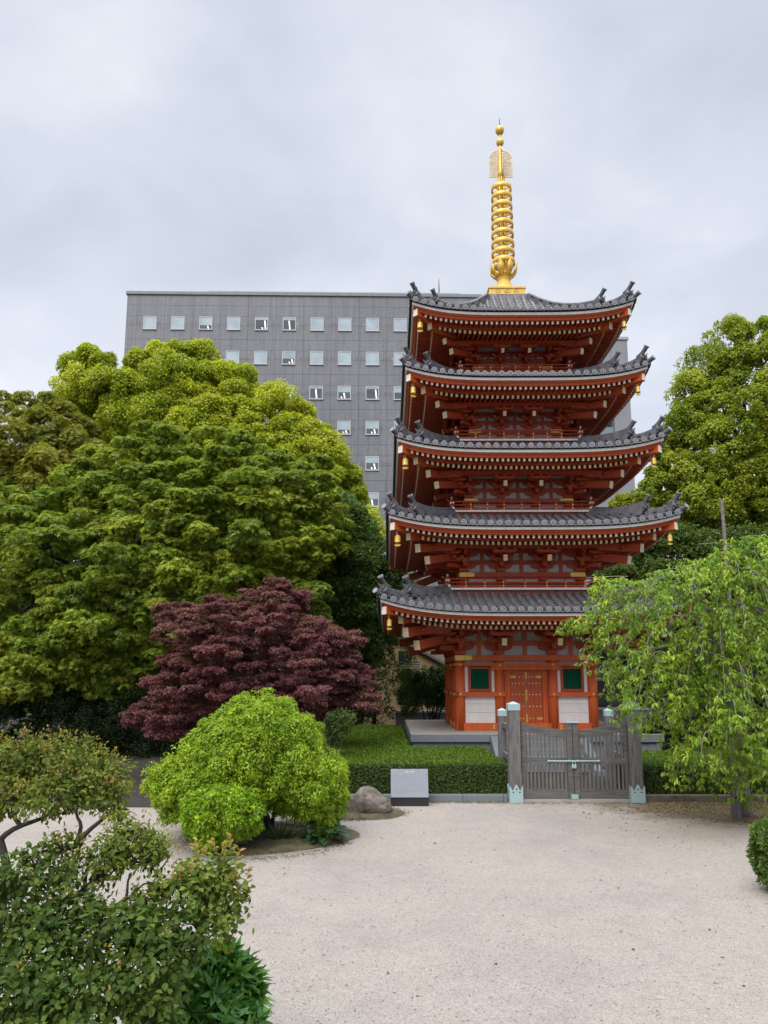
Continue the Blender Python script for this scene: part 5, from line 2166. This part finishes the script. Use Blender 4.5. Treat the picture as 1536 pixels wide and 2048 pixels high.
tuft('broad_leaf_plant', 648, 1650, 14.3, .33, .45, 90, .16, .14, [(.035, .085, .035), (.06, .12, .05)], 'low plant with round dark leaves under the right side of the bush')
tuft('spiky_plant', 682, 1600, 17.2, .18, .3, 34, .42, .035, [(.10, .14, .07), (.16, .20, .11)], 'spiky grass like plant between the bush and the boulder', spiky=True)
tuft('fern_plant', 560, 1660, 14.2, .35, .15, 60, .34, .03, [(.04, .07, .025), (.07, .10, .035)], 'dark wispy fern under the bush', spiky=True)

# mossy ground cover on the two beds
lv = Leaves()
for (cx, cy, rx, ry, n) in ((-1.0, 17.35, 1.25, .85, 5200), (-2.05, 15.0, 1.4, 1.3, 3000)):
    t = rng.uniform(0, 2 * PI, n)
    rr = np.sqrt(rng.random(n))
    P = np.stack([cx + rx * rr * np.cos(t), cy + ry * rr * np.sin(t), .125 * (1 - rr ** 4) * np.ones(n)], 1)
    patch = np.sin(P[:, 0] * 4.1 + 1) + np.sin(P[:, 1] * 5.3) + rng.normal(0, .5, n) > (.0 if n > 4000 else .55)
    P = P[patch]
    m_ = len(P)
    lv.add(P, np.stack([rng.normal(0, .5, m_), rng.normal(0, .5, m_), rng.uniform(.4, 1, m_)], 1), rand_dir(m_), .055, .014, pick([(.05, .075, .022), (.08, .095, .03), (.12, .11, .045)], m_))
lv.build('ground_cover', LEAF, None, kind='stuff')
# fallen leaves
lv = Leaves()
n = 5200
x = rng.normal(9.0, 1.9, n); y = 18.75 - np.abs(rng.normal(0, 1.15, n))
lv.add(np.stack([x, y, np.full(n, .004)], 1), np.concatenate([rng.normal(0, 1, (n, 2)), rng.normal(0, .15, (n, 1))], 1), unit(np.array([0, 0, 1]) + rng.normal(0, .3, (n, 3))), .055, .028, pick([(.20, .13, .06), (.10, .06, .03), (.30, .24, .12), (.14, .12, .04)], n))
n = 60
x = rng.uniform(-2, 8, n); y = rng.uniform(7.5, 18.6, n)
lv.add(np.stack([x, y, np.full(n, .004)], 1), np.concatenate([rng.normal(0, 1, (n, 2)), rng.normal(0, .15, (n, 1))], 1), unit(np.array([0, 0, 1]) + rng.normal(0, .3, (n, 3))), .05, .03, pick([(.10, .06, .03), (.05, .035, .02), (.22, .15, .06)], n))
n = 900
x = rng.uniform(-1, 6.2, n); y = 18.74 - np.abs(rng.normal(0, .12, n))
lv.add(np.stack([x, y, np.full(n, .004)], 1), np.concatenate([rng.normal(0, 1, (n, 2)), rng.normal(0, .15, (n, 1))], 1), unit(np.array([0, 0, 1]) + rng.normal(0, .3, (n, 3))), .045, .02, pick([(.20, .13, .06), (.10, .06, .03), (.30, .24, .12)], n))
for (cx, cy, rx, ry) in ((-2.2, 14.85, 1.42, 1.65), (-1.0, 17.35, 1.35, .95)):
    n = 1500
    t = rng.uniform(0, 2 * PI, n)
    rr = 1.0 + rng.normal(.03, .09, n)
    x = cx + rx * rr * np.cos(t); y = cy + ry * rr * np.sin(t)
    lv.add(np.stack([x, y, np.where(rr < 1, .03, .004)], 1), np.concatenate([rng.normal(0, 1, (n, 2)), rng.normal(0, .2, (n, 1))], 1), unit(np.array([0, 0, 1]) + rng.normal(0, .3, (n, 3))), .04, .02, pick([(.17, .125, .07), (.09, .07, .035), (.25, .21, .13), (.09, .10, .04)], n))
lv.build('fallen_leaves', LEAF, None, kind='stuff')

# ------------------------------------------------------------------ clipped hedges
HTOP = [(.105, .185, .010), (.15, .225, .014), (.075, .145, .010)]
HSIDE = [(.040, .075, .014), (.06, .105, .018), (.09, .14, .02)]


def hedge(label, rects, h, seed):
    x0 = min(r[0] for r in rects); y0 = min(r[2] for r in rects)
    base = Vector((x0, y0, 0))
    e = empty('clipped_hedge', base, 0, label, 'hedge')
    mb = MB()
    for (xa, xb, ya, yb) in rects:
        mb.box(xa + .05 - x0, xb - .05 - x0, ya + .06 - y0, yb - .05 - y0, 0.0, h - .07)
    mb.build('inner_twigs', mat('hedge_shadow', (.018, .026, .008), .9, .3, 6), e)  # solid dark box, coloured as the shade between the leaves
    lv = Leaves()
    for (xa, xb, ya, yb) in rects:
        ar = (xb - xa) * (yb - ya)
        n = int(ar * 1500)
        P = np.stack([rng.uniform(xa, xb, n), rng.uniform(ya, yb, n), h + rng.normal(0, .018, n)], 1)
        P[:, 2] += np.where(rng.random(n) < .02, rng.uniform(0, .06, n), 0) + .03 * np.sin(P[:, 0] * 3.1) * np.sin(P[:, 1] * 2.3) + .012 * np.sin(P[:, 0] * 11 + 2 * np.sin(P[:, 1] * 7))
        f = np.minimum(np.minimum(P[:, 0] - xa, xb - P[:, 0]), np.minimum(P[:, 1] - ya, yb - P[:, 1]))
        P[:, 2] -= .06 * np.exp(-f / .05)
        N = unit(np.array([0, 0, 1.0]) + rng.normal(0, .55, (n, 3)))
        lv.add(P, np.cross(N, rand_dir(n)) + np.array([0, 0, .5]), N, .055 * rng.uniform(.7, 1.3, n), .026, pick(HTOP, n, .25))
        for (ax, pos, lo, hi, nd_) in (('y', ya, xa, xb, (0, -1, 0)), ('x', xa, ya, yb, (-1, 0, 0)), ('x', xb, ya, yb, (1, 0, 0)), ('y', yb, xa, xb, (0, 1, 0))):
            n = int((hi - lo) * h * 2400)
            u = rng.uniform(lo, hi, n); z = rng.uniform(.05, h, n); dd = rng.normal(0, .022, n)
            P = np.stack([u, pos + dd, z], 1) if ax == 'y' else np.stack([pos + dd, u, z], 1)
            N = unit(np.array(nd_, float) + np.array([0, 0, .3]) + rng.normal(0, .5, (n, 3)))
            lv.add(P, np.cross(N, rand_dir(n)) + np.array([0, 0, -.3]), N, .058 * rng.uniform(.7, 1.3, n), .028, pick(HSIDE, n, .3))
    lv.build('foliage', LEAF, e, origin=base)
    return e


hedge('wide clipped green hedge behind the stone kerb left of the gate', [(-1.85, 2.98, 18.98, 23.3), (-1.85, .78, 23.3, 33.0)], .86, 1)
hedge('dark clipped hedge right of the gate under the weeping tree', [(6.32, 11.5, 18.98, 22.0)], .86, 2)

# clipped multi-stem bush beside the platform
cpoly = [(800, 1390), (806, 1352), (830, 1338), (870, 1338), (905, 1345), (915, 1390), (905, 1425), (870, 1420), (845, 1400), (820, 1432), (805, 1420)]
C, R = clumps(cpoly, 37.0, 1.0, 20, .8, 1, .4, .6)
base = Vector((at(865, 1440, 37).x, 37.2, 0))
e = empty('round_clipped_bush', base, 0, 'round topped clipped bush with bare dark stems beside the pagoda platform', 'bush')
lv = Leaves()
P, r, own = puffs(C, R, 12, .42)
shell(lv, P, r, 60, .10, .055, pick([(.06, .115, .025), (.10, .17, .035), (.045, .08, .02)], len(P)), up=.5)
lv.build('foliage', LEAF, e, origin=base)
mb = MB()
for k in range(11):
    ps = bent((RND.uniform(-.25, .25), RND.uniform(-.2, .2), 0), Vector(C[RND.randrange(len(C))]) - base, .02, 6, .05, k)
    mb.tube(ps, [.045 * (1 - .6 * q / 6) for q in range(7)], 6)
mb.build('stems', BARK, e, fixn=False)

# thin sapling at the hedge corner
C, R = clumps([(652, 1430), (690, 1422), (712, 1440), (700, 1462), (680, 1480), (655, 1490), (640, 1465)], 20.5, .3, 12, .9, 1, .3)
base = Vector((at(655, 1530, 20.5).x, 20.5, 0))
e = empty('sapling', base, 0, 'thin pale green sapling growing at the left corner of the hedge', 'sapling')
lv = Leaves()
P, r, own = puffs(C, R, 5, .5)
shell(lv, P, r, 14, .09, .04, pick([(.13, .19, .05), (.09, .14, .04)], len(P)), up=.3)
lv.build('foliage', LEAF, e, origin=base)
mb = MB()
for k in range(8):
    ps = bent((0, 0, 0), Vector(C[RND.randrange(len(C))]) - base, .06, 5, .05, k)
    mb.tube(ps, [.018 * (1 - .6 * q / 5) for q in range(6)], 5)
mb.build('stem', TWIG, e, fixn=False)

# ------------------------------------------------------------------ weeping tree on the right
WEEP = [(.23, .37, .036), (.33, .46, .048), (.43, .53, .06), (.13, .24, .032), (.17, .29, .032)]
wpoly = [(1100, 1262), (1120, 1240), (1170, 1215), (1172, 1165), (1200, 1148), (1255, 1158), (1290, 1140), (1340, 1125), (1400, 1115), (1440, 1105), (1478, 1078), (1540, 1065), (1640, 1080), (1660, 1600), (1540, 1625), (1490, 1615),
         (1440, 1600), (1390, 1575), (1335, 1590), (1318, 1560), (1340, 1500), (1295, 1480), (1256, 1460), (1222, 1450), (1205, 1400), (1190, 1355), (1160, 1345), (1140, 1330), (1155, 1290)]
base = Vector((at(1473, 1638, 16.6).x, 16.6, 0))
e = empty('weeping_tree', base, 0, 'weeping tree with bright green drooping leaves tied to a grey post right of the gate', 'tree')
lv = Leaves()
tw = MB()
A = np.array(wpoly, float)
cand = rng.uniform(A.min(0), A.max(0), (7000, 2))
cand = cand[inside(cand, wpoly)]
dd_ = edge_dist(cand, wpoly)
keep = []
for k in range(len(cand)):
    if dd_[k] > 4 and all((cand[k, 0] - cand[j, 0]) ** 2 + (cand[k, 1] - cand[j, 1]) ** 2 > 13.2 ** 2 for j in keep):
        keep.append(k)
topc = Vector((base.x + .1, 16.8, 4.9))
for n_, k in enumerate(keep):
    px, py = cand[k]
    t = min(1, dd_[k] / 110)
    Y = 17.0 - 1.7 * math.sqrt(1 - (1 - t) ** 2) + rng.normal(0, .45) - .6 * max(0, (py - 1300) / 300) * t
    Y = max(Y, 13.9)
    end = at(px, py, Y)
    if end.z < .25:
        continue
    # strand: rises from the trunk side, arches over and hangs to its end
    drop = rng.uniform(.35, 1.0)
    col_ = [wpoly[j][1] + (px - wpoly[j][0]) / (wpoly[(j + 1) % len(wpoly)][0] - wpoly[j][0] + 1e-9) * (wpoly[(j + 1) % len(wpoly)][1] - wpoly[j][1])
            for j in range(len(wpoly)) if (wpoly[j][0] > px) != (wpoly[(j + 1) % len(wpoly)][0] > px)]
    room = max(.08, (py - min(col_)) / FOC * Y)
    drop = min(drop, room * .85)
    hd = Vector((end.x - topc.x, end.y - topc.y, 0))
    hd = hd.normalized() if hd.length > .05 else Vector((0, -1, 0))
    s0 = end - hd * rng.uniform(.15, .45) + Vector((0, 0, drop))
    s00 = s0 - hd * rng.uniform(.3, .6) + Vector((0, 0, rng.uniform(-.18, min(.08, room * .1))))
    pts = []
    for q in range(8):
        u = q / 7
        a = s00.lerp(s0, u); b = s0.lerp(end, u)
        pts.append(a.lerp(b, u))
    if rng.random() < .45:
        tw.tube([p - base for p in pts], [.010 - .0007 * q for q in range(8)], 4, 0, caps=False)
    cs = pick(WEEP, 1, .22)[0]
    nt_ = int(rng.integers(3, 6))
    for u_ in list(rng.uniform(.25, .95, nt_)) + [1.0]:
        j = min(6, int(u_ * 7))
        q0 = np.array(tuple(pts[j].lerp(pts[j + 1], u_ * 7 - j))) + rng.normal(0, .05, 3) * (u_ < 1)
        m_ = int(rng.integers(7, 12))
        t_ = rng.uniform(0, 6.28, m_)
        P = q0 + rng.normal(0, .022, (m_, 3))
        T = np.stack([np.cos(t_) * .75, np.sin(t_) * .75 - .1, rng.uniform(-1.25, .05, m_)], 1)
        N = unit(np.stack([np.cos(t_) * .7, np.sin(t_) * .7 - .15, .75 * np.ones(m_)], 1) + rng.normal(0, .2, (m_, 3)))
        ct = cs * .6 + pick(WEEP, 1, .1)[0] * .4
        lv.add(P, T, N, .118 * rng.uniform(.7, 1.2, m_), .041 * rng.uniform(.8, 1.2, m_), ct * rng.uniform(.85, 1.15, (m_, 1)))
lv.build('crown', LEAF, e, folded=True, origin=base)
mb = MB()
mb.tube([p - base for p in bent(base + Vector((.42, .45, 0)), topc + Vector((.2, 0, -.6)), 0, 8, .04, 4)], [.16 - .008 * q for q in range(9)], 9)
for k in range(18):
    ang = RND.uniform(0, 2 * PI)
    r_ = RND.uniform(.8, 3.6)
    ex = Vector((topc.x + r_ * math.cos(ang), topc.y - .3 + r_ * .55 * math.sin(ang), 0))
    ex.z = topc.z - .12 * r_ ** 2 * .8 - RND.uniform(.1, .9)
    if ex.x < topc.x - 3.6:
        continue
    a = topc - Vector((-.1, 0, RND.uniform(.3, 2.2)))
    ps = bent(a - base, ex - base, .22, 8, .08, k)
    mb.tube(ps, [.045 * (1 - .8 * q / 8) + .006 for q in range(9)], 6)
    for _ in range(3):
        j = RND.randrange(3, 8)
        ee = ps[j] + Vector((RND.gauss(0, .35), RND.gauss(0, .3), RND.uniform(-.9, -.2)))
        mb.tube(bent(ps[j], ee, .25, 5, .1, RND.random()), [.014, .013, .011, .009, .007, .005], 4)
mb.v += []
mb.build('trunk', TWIG, e, fixn=False)
tw.build('twigs', TWIG, e, fixn=False)
mb = MB()
mb.tube([(0, 0, -.02), (.0, 0, 2.9)], [.095, .085], 12)
mb.tube([(0, 0, 2.9), (0, 0, 2.93)], [.085, .06], 12)
for zz in (.42, 1.7):
    mb.tube([(0, 0, zz), (0, 0, zz + .03)], [.10, .10], 12, 1)
sp_ = mb.build('support_post', [OLDWOOD, BLACK], None, fixn=False)
sp_.location = base
tag(sp_, 'round grey wooden post supporting the weeping tree', 'post')

# ------------------------------------------------------------------ foreground shrubs
FP = [(.10, .15, .026), (.16, .21, .034), (.065, .105, .022), (.23, .26, .038)]
TIP = [(.34, .20, .06), (.33, .27, .06), (.36, .16, .07), (.28, .29, .05), (.30, .30, .05)]


def ell(c):
    px, py, rx, ry, Y = c
    p = at(px, py, Y)
    yy = ray(px, py)[1]
    return np.array(p), np.array([rx / FOC * Y / yy, .75 * rx / FOC * Y / yy, ry / FOC * Y / yy])


def pad_leaves(lv, cl, dens, L, W, pal, tips=0, down=.45, up=.35, hollow=.35):
    for c in cl:
        ctr, r = ell(c)
        area = 4 * PI * ((r[0] * r[1]) ** 1.6 / 3 + (r[0] * r[2]) ** 1.6 / 3 + (r[1] * r[2]) ** 1.6 / 3) ** (1 / 1.6)
        n = int(area * dens * 1.5)
        D = rand_dir(n)
        D[:, 2] += .25
        D = unit(D)
        # leaves sit in small sprays
        ns = max(3, n // 7)
        Sd = rand_dir(ns); Sd[:, 2] += .25; Sd = unit(Sd)
        sp = ctr + Sd * r * rng.uniform(hollow, 1.02, (ns, 1))
        k = rng.integers(0, ns, n)
        P = sp[k] + rng.normal(0, .55 * L, (n, 3))
        out_ = Sd[k]
        T = out_ * .7 + rng.normal(0, .6, (n, 3)) + np.array([0, -.05, -down])
        N = unit(out_ * .55 + np.array([0, -.15, up + .35]) + rng.normal(0, .35, (n, 3)))
        col = pick(pal, ns, .38)[k] * .65 + pick(pal, n, .2) * .35
        lv.add(P, T, N, L * rng.uniform(.6, 1.25, n), W * rng.uniform(.7, 1.2, n), col)
        if tips:
            m_ = int(area * tips)
            D = rand_dir(m_); D[:, 2] = np.abs(D[:, 2]) * 1.1 + .15; D = unit(D)
            s_ = ctr + D * r * 1.03
            for j in range(5):
                T = D * .35 + np.array([0, 0, .55]) + rng.normal(0, .5, (m_, 3))
                N = unit(rng.normal(0, .5, (m_, 3)) + D + np.array([0, -.3, .5]))
                lv.add(s_ + rng.normal(0, .012, (m_, 3)) + np.array([0, 0, .012 * j]), T, N, L * .62 * rng.uniform(.6, 1.2, m_), W * .5, pick(TIP + FP[1:2], m_, .15))


fb = Vector((at(-60, 1800, 5.0).x, 5.0, 0))
fe = empty('cloud_pruned_shrub', fb, 0, 'nearest shrub at lower left with dark branches and reddish young leaf tips', 'shrub')
lv = Leaves()
top_pads = [(40, 1520, 85, 48, 5.3), (120, 1525, 90, 52, 5.3), (195, 1560, 70, 50, 5.2), (10, 1580, 85, 60, 5.2), (110, 1590, 105, 42, 5.1), (-60, 1560, 70, 70, 5.2), (225, 1600, 40, 38, 5.1)]
mid_pads = [(265, 1685, 75, 42, 4.9), (308, 1715, 45, 42, 4.9), (205, 1730, 62, 32, 4.85), (245, 1650, 25, 20, 5.0), (130, 1695, 45, 22, 4.95), (300, 1790, 45, 28, 4.8)]
right_pads = [(415, 1760, 66, 48, 4.9), (452, 1800, 50, 58, 4.9), (395, 1790, 60, 55, 4.8), (425, 1850, 52, 36, 4.8), (360, 1770, 40, 40, 4.8)]
left_pads = [(30, 1770, 80, 42, 4.6), (110, 1745, 52, 32, 4.7), (15, 1835, 50, 42, 4.5), (60, 1715, 35, 22, 4.8), (150, 1805, 60, 34, 4.65), (80, 1850, 65, 38, 4.5)]
low_pads = [(110, 1900, 130, 60, 4.5), (240, 1850, 95, 50, 4.6), (325, 1860, 72, 50, 4.6), (40, 1985, 110, 70, 4.2), (170, 1990, 130, 75, 4.3), (285, 1930, 95, 62, 4.4), (300, 2010, 80, 60, 4.3), (60, 2060, 160, 60, 4.1), (380, 1900, 40, 40, 4.6)]
pad_leaves(lv, top_pads, 1500, .037, .022, FP + [(.20, .20, .04)], 60)
pad_leaves(lv, mid_pads, 1300, .038, .023, FP, 34)
pad_leaves(lv, right_pads, 760, .047, .031, FP + [(.14, .22, .05), (.20, .26, .05)], 34)
pad_leaves(lv, left_pads, 1000, .043, .029, [(.06, .105, .022), (.09, .14, .028), (.13, .18, .034), (.045, .08, .02)], 6)
pad_leaves(lv, low_pads, 820, .047, .033, [(.055, .10, .020), (.085, .14, .026), (.14, .195, .034), (.038, .07, .016)], 4)
# upright young shoots on the right side pad
for px, py in ((430, 1700), (462, 1690), (478, 1715), (415, 1715), (395, 1700), (495, 1760), (445, 1705)):
    a = at(px - 8, py + 55, 4.9); b = at(px, py - 20, 4.9)
    n = 16
    u = np.linspace(.1, 1, n)
    P = np.array([tuple(a.lerp(b, q)) for q in u])
    t_ = rng.uniform(0, 6.28, n)
    T = np.stack([np.cos(t_), np.sin(t_) * .7, .5 + 0 * t_], 1)
    N = unit(np.stack([-np.cos(t_) * .4, -np.sin(t_) * .4 - .5, np.ones(n)], 1))
    c = np.where(u[:, None] > .65, pick(TIP, n), pick([(.24, .28, .05), (.17, .24, .05)], n))
    lv.add(P, T, N, .055 * rng.uniform(.6, 1.1, n), .026, c)
lv.build('foliage', LEAFS, fe, folded=True, origin=fb)
mb = MB()
root = at(-40, 2100, 4.8)
hub = at(-10, 1880, 4.9)
def br(a, b, r0, r1, sag=.05, seed=0, n=7):
    mb.tube([p - fb for p in bent(a, b, sag, n, .07, seed)], [.68 * (r0 + (r1 - r0) * q / n) for q in range(n + 1)], 8)
br(root, hub, .075, .06, 0, 1)
br(at(-10, 1880, 4.9), at(0, 1680, 5.1), .055, .035, 0, 2)
br(at(-5, 1800, 4.9), at(160, 1690, 5.0), .042, .026, .03, 3)
br(at(160, 1690, 5.0), at(232, 1615, 5.1), .026, .012, .05, 4)
br(at(150, 1690, 5.0), at(160, 1600, 5.1), .022, .008, 0, 5)
br(at(0, 1680, 5.1), at(100, 1625, 5.1), .03, .012, .05, 6)
br(at(40, 1650, 5.1), at(20, 1560, 5.2), .022, .008, 0, 7)
br(at(-10, 1880, 4.8), at(140, 1800, 4.8), .055, .042, .05, 8)
br(at(140, 1800, 4.8), at(240, 1720, 4.9), .036, .016, .05, 9)
br(at(170, 1770, 4.85), at(180, 1700, 4.9), .018, .008, 0, 10)
br(at(200, 1750, 4.85), at(300, 1725, 4.9), .018, .007, .05, 11)
br(at(100, 1930, 4.6), at(250, 1800, 4.8), .03, .018, .05, 12)
br(at(250, 1800, 4.8), at(262, 1750, 4.85), .016, .007, 0, 13)
br(at(250, 1800, 4.8), at(310, 1765, 4.85), .012, .006, .05, 14)
br(at(250, 1830, 4.8), at(400, 1830, 4.85), .022, .014, -.03, 15)
br(at(400, 1830, 4.85), at(480, 1800, 4.9), .014, .006, -.10, 16)
for k in range(120):
    c = RND.choice(top_pads + mid_pads + right_pads + left_pads + low_pads)
    ctr, r = ell(c)
    a = Vector(ctr) + Vector((RND.uniform(-.5, .5) * r[0], 0, -r[2] * .9))
    b = Vector(ctr) + Vector((RND.uniform(-.9, .9) * r[0], RND.uniform(-.6, .6) * r[1], RND.uniform(-.2, .8) * r[2]))
    br(a, b, .010, .003, .04, 100 + k, 5)
mb.build('branches', BARK, fe, fixn=False)

gbase = Vector((at(430, 2000, 5.2).x, 5.2, 0))
ge = empty('glossy_shrub', gbase, 0, 'low glossy dark green shrub with pointed leaves at the bottom edge', 'shrub')
lv = Leaves()
gl = [(440, 1955, 62, 50, 5.2), (480, 2000, 42, 50, 5.2), (400, 1985, 85, 60, 5.1), (350, 2030, 90, 50, 5.0), (460, 2060, 62, 50, 5.0), (400, 2090, 130, 60, 4.9)]
for c in gl:
    ctr, r = ell(c)
    n = 130
    D = rand_dir(n); D[:, 2] = D[:, 2] * .8 + .35; D = unit(D)
    P = ctr + D * r * rng.uniform(.5, 1.0, (n, 1))
    rosettes(lv, P, np.full(n, .01), 1, 7, .125, .040, pick([(.06, .17, .03), (.10, .24, .04), (.15, .30, .05), (.04, .12, .026)], n), up=.7, spread=1.0)
lv.build('foliage', LEAFG, ge, folded=True, origin=gbase)
mb = MB()
for k in range(9):
    ctr, r = ell(gl[k % len(gl)])
    mb.tube([p - gbase for p in bent(gbase + Vector((RND.uniform(-.1, .1), RND.uniform(-.1, .1), 0)), Vector(ctr) + Vector((RND.uniform(-.1, .1), 0, r[2] * .5)), .05, 5, .05, k)], [.014 * (1 - .5 * q / 5) for q in range(6)], 5)
mb.build('stems', BARK, ge, fixn=False)

# bush cut by the right edge
C, R = clumps([(1530, 1660), (1548, 1650), (1600, 1650), (1640, 1700), (1620, 1780), (1566, 1790), (1540, 1765), (1526, 1720)], 11.2, .35, 17, .75, 1, .5)
base = Vector((at(1575, 1790, 11.2).x, 11.2, 0))
e = empty('edge_bush', base, 0, 'small leafy green bush cut off by the right edge of the court', 'bush')
lv = Leaves()
P, r, own = puffs(C, R, 9, .5)
shell(lv, P, r, 26, .075, .028, pick([(.10, .17, .035), (.16, .24, .05), (.07, .12, .03)], len(P)), up=.2, out=1.2)
lv.build('foliage', LEAF, e, folded=True, origin=base)
mb = MB()
for k in range(8):
    mb.tube(bent((RND.uniform(-.1, .1), 0, 0), Vector(C[RND.randrange(len(C))]) - base, .03, 5, .05, k), [.012 * (1 - .5 * q / 5) for q in range(6)], 5)
mb.build('stems', BARK, e, fixn=False)

# loose pebbles on the gravel nearest the camera
n = 6000
y = 6.0 + 9.5 * rng.random(n) ** 1.3
x = rng.uniform(-.75, .75, n) * y * 1.2 + .4
k_ = (x > -1.9) & (x < 15)
x, y = x[k_], y[k_]
n = len(x)
sz = rng.uniform(.004, .011, n) * (1 + (rng.random(n) < .04) * .8)
O6 = np.array([(1, 0, 0), (0, 1, 0), (-1, 0, 0), (0, -1, 0), (0, 0, .8), (0, 0, -.6)])
V = np.stack([x, y, np.full(n, .001)], 1)[:, None] + O6[None] * sz[:, None, None] * rng.uniform(.6, 1.3, (n, 6, 1))
F6 = np.array([(0, 1, 4), (1, 2, 4), (2, 3, 4), (3, 0, 4), (1, 0, 5), (2, 1, 5), (3, 2, 5), (0, 3, 5)])
me = bpy.data.meshes.new('pebbles')
me.vertices.add(n * 6)
me.vertices.foreach_set('co', V.astype(np.float32).ravel())
me.loops.add(n * 24)
me.loops.foreach_set('vertex_index', (np.arange(n)[:, None, None] * 6 + F6[None]).astype(np.int32).ravel())
me.polygons.add(n * 8)
me.polygons.foreach_set('loop_start', (np.arange(n * 8) * 3).astype(np.int32))
me.update(calc_edges=True)
at_ = me.attributes.new('tint', 'FLOAT_COLOR', 'POINT')
cc = np.concatenate([np.clip(pick([(.35, .31, .27), (.28, .245, .21), (.40, .36, .32), (.23, .205, .18)], n, .12), 0, 1), np.ones((n, 1))], 1)
at_.data.foreach_set('color', np.repeat(cc, 6, 0).astype(np.float32).ravel())
PEB = leaf_mat('pebble_stone', .85, .2, 0.0)
me.materials.append(PEB)
o = bpy.data.objects.new('pebbles', me)
COL.objects.link(o)
tag(o, kind='stuff')
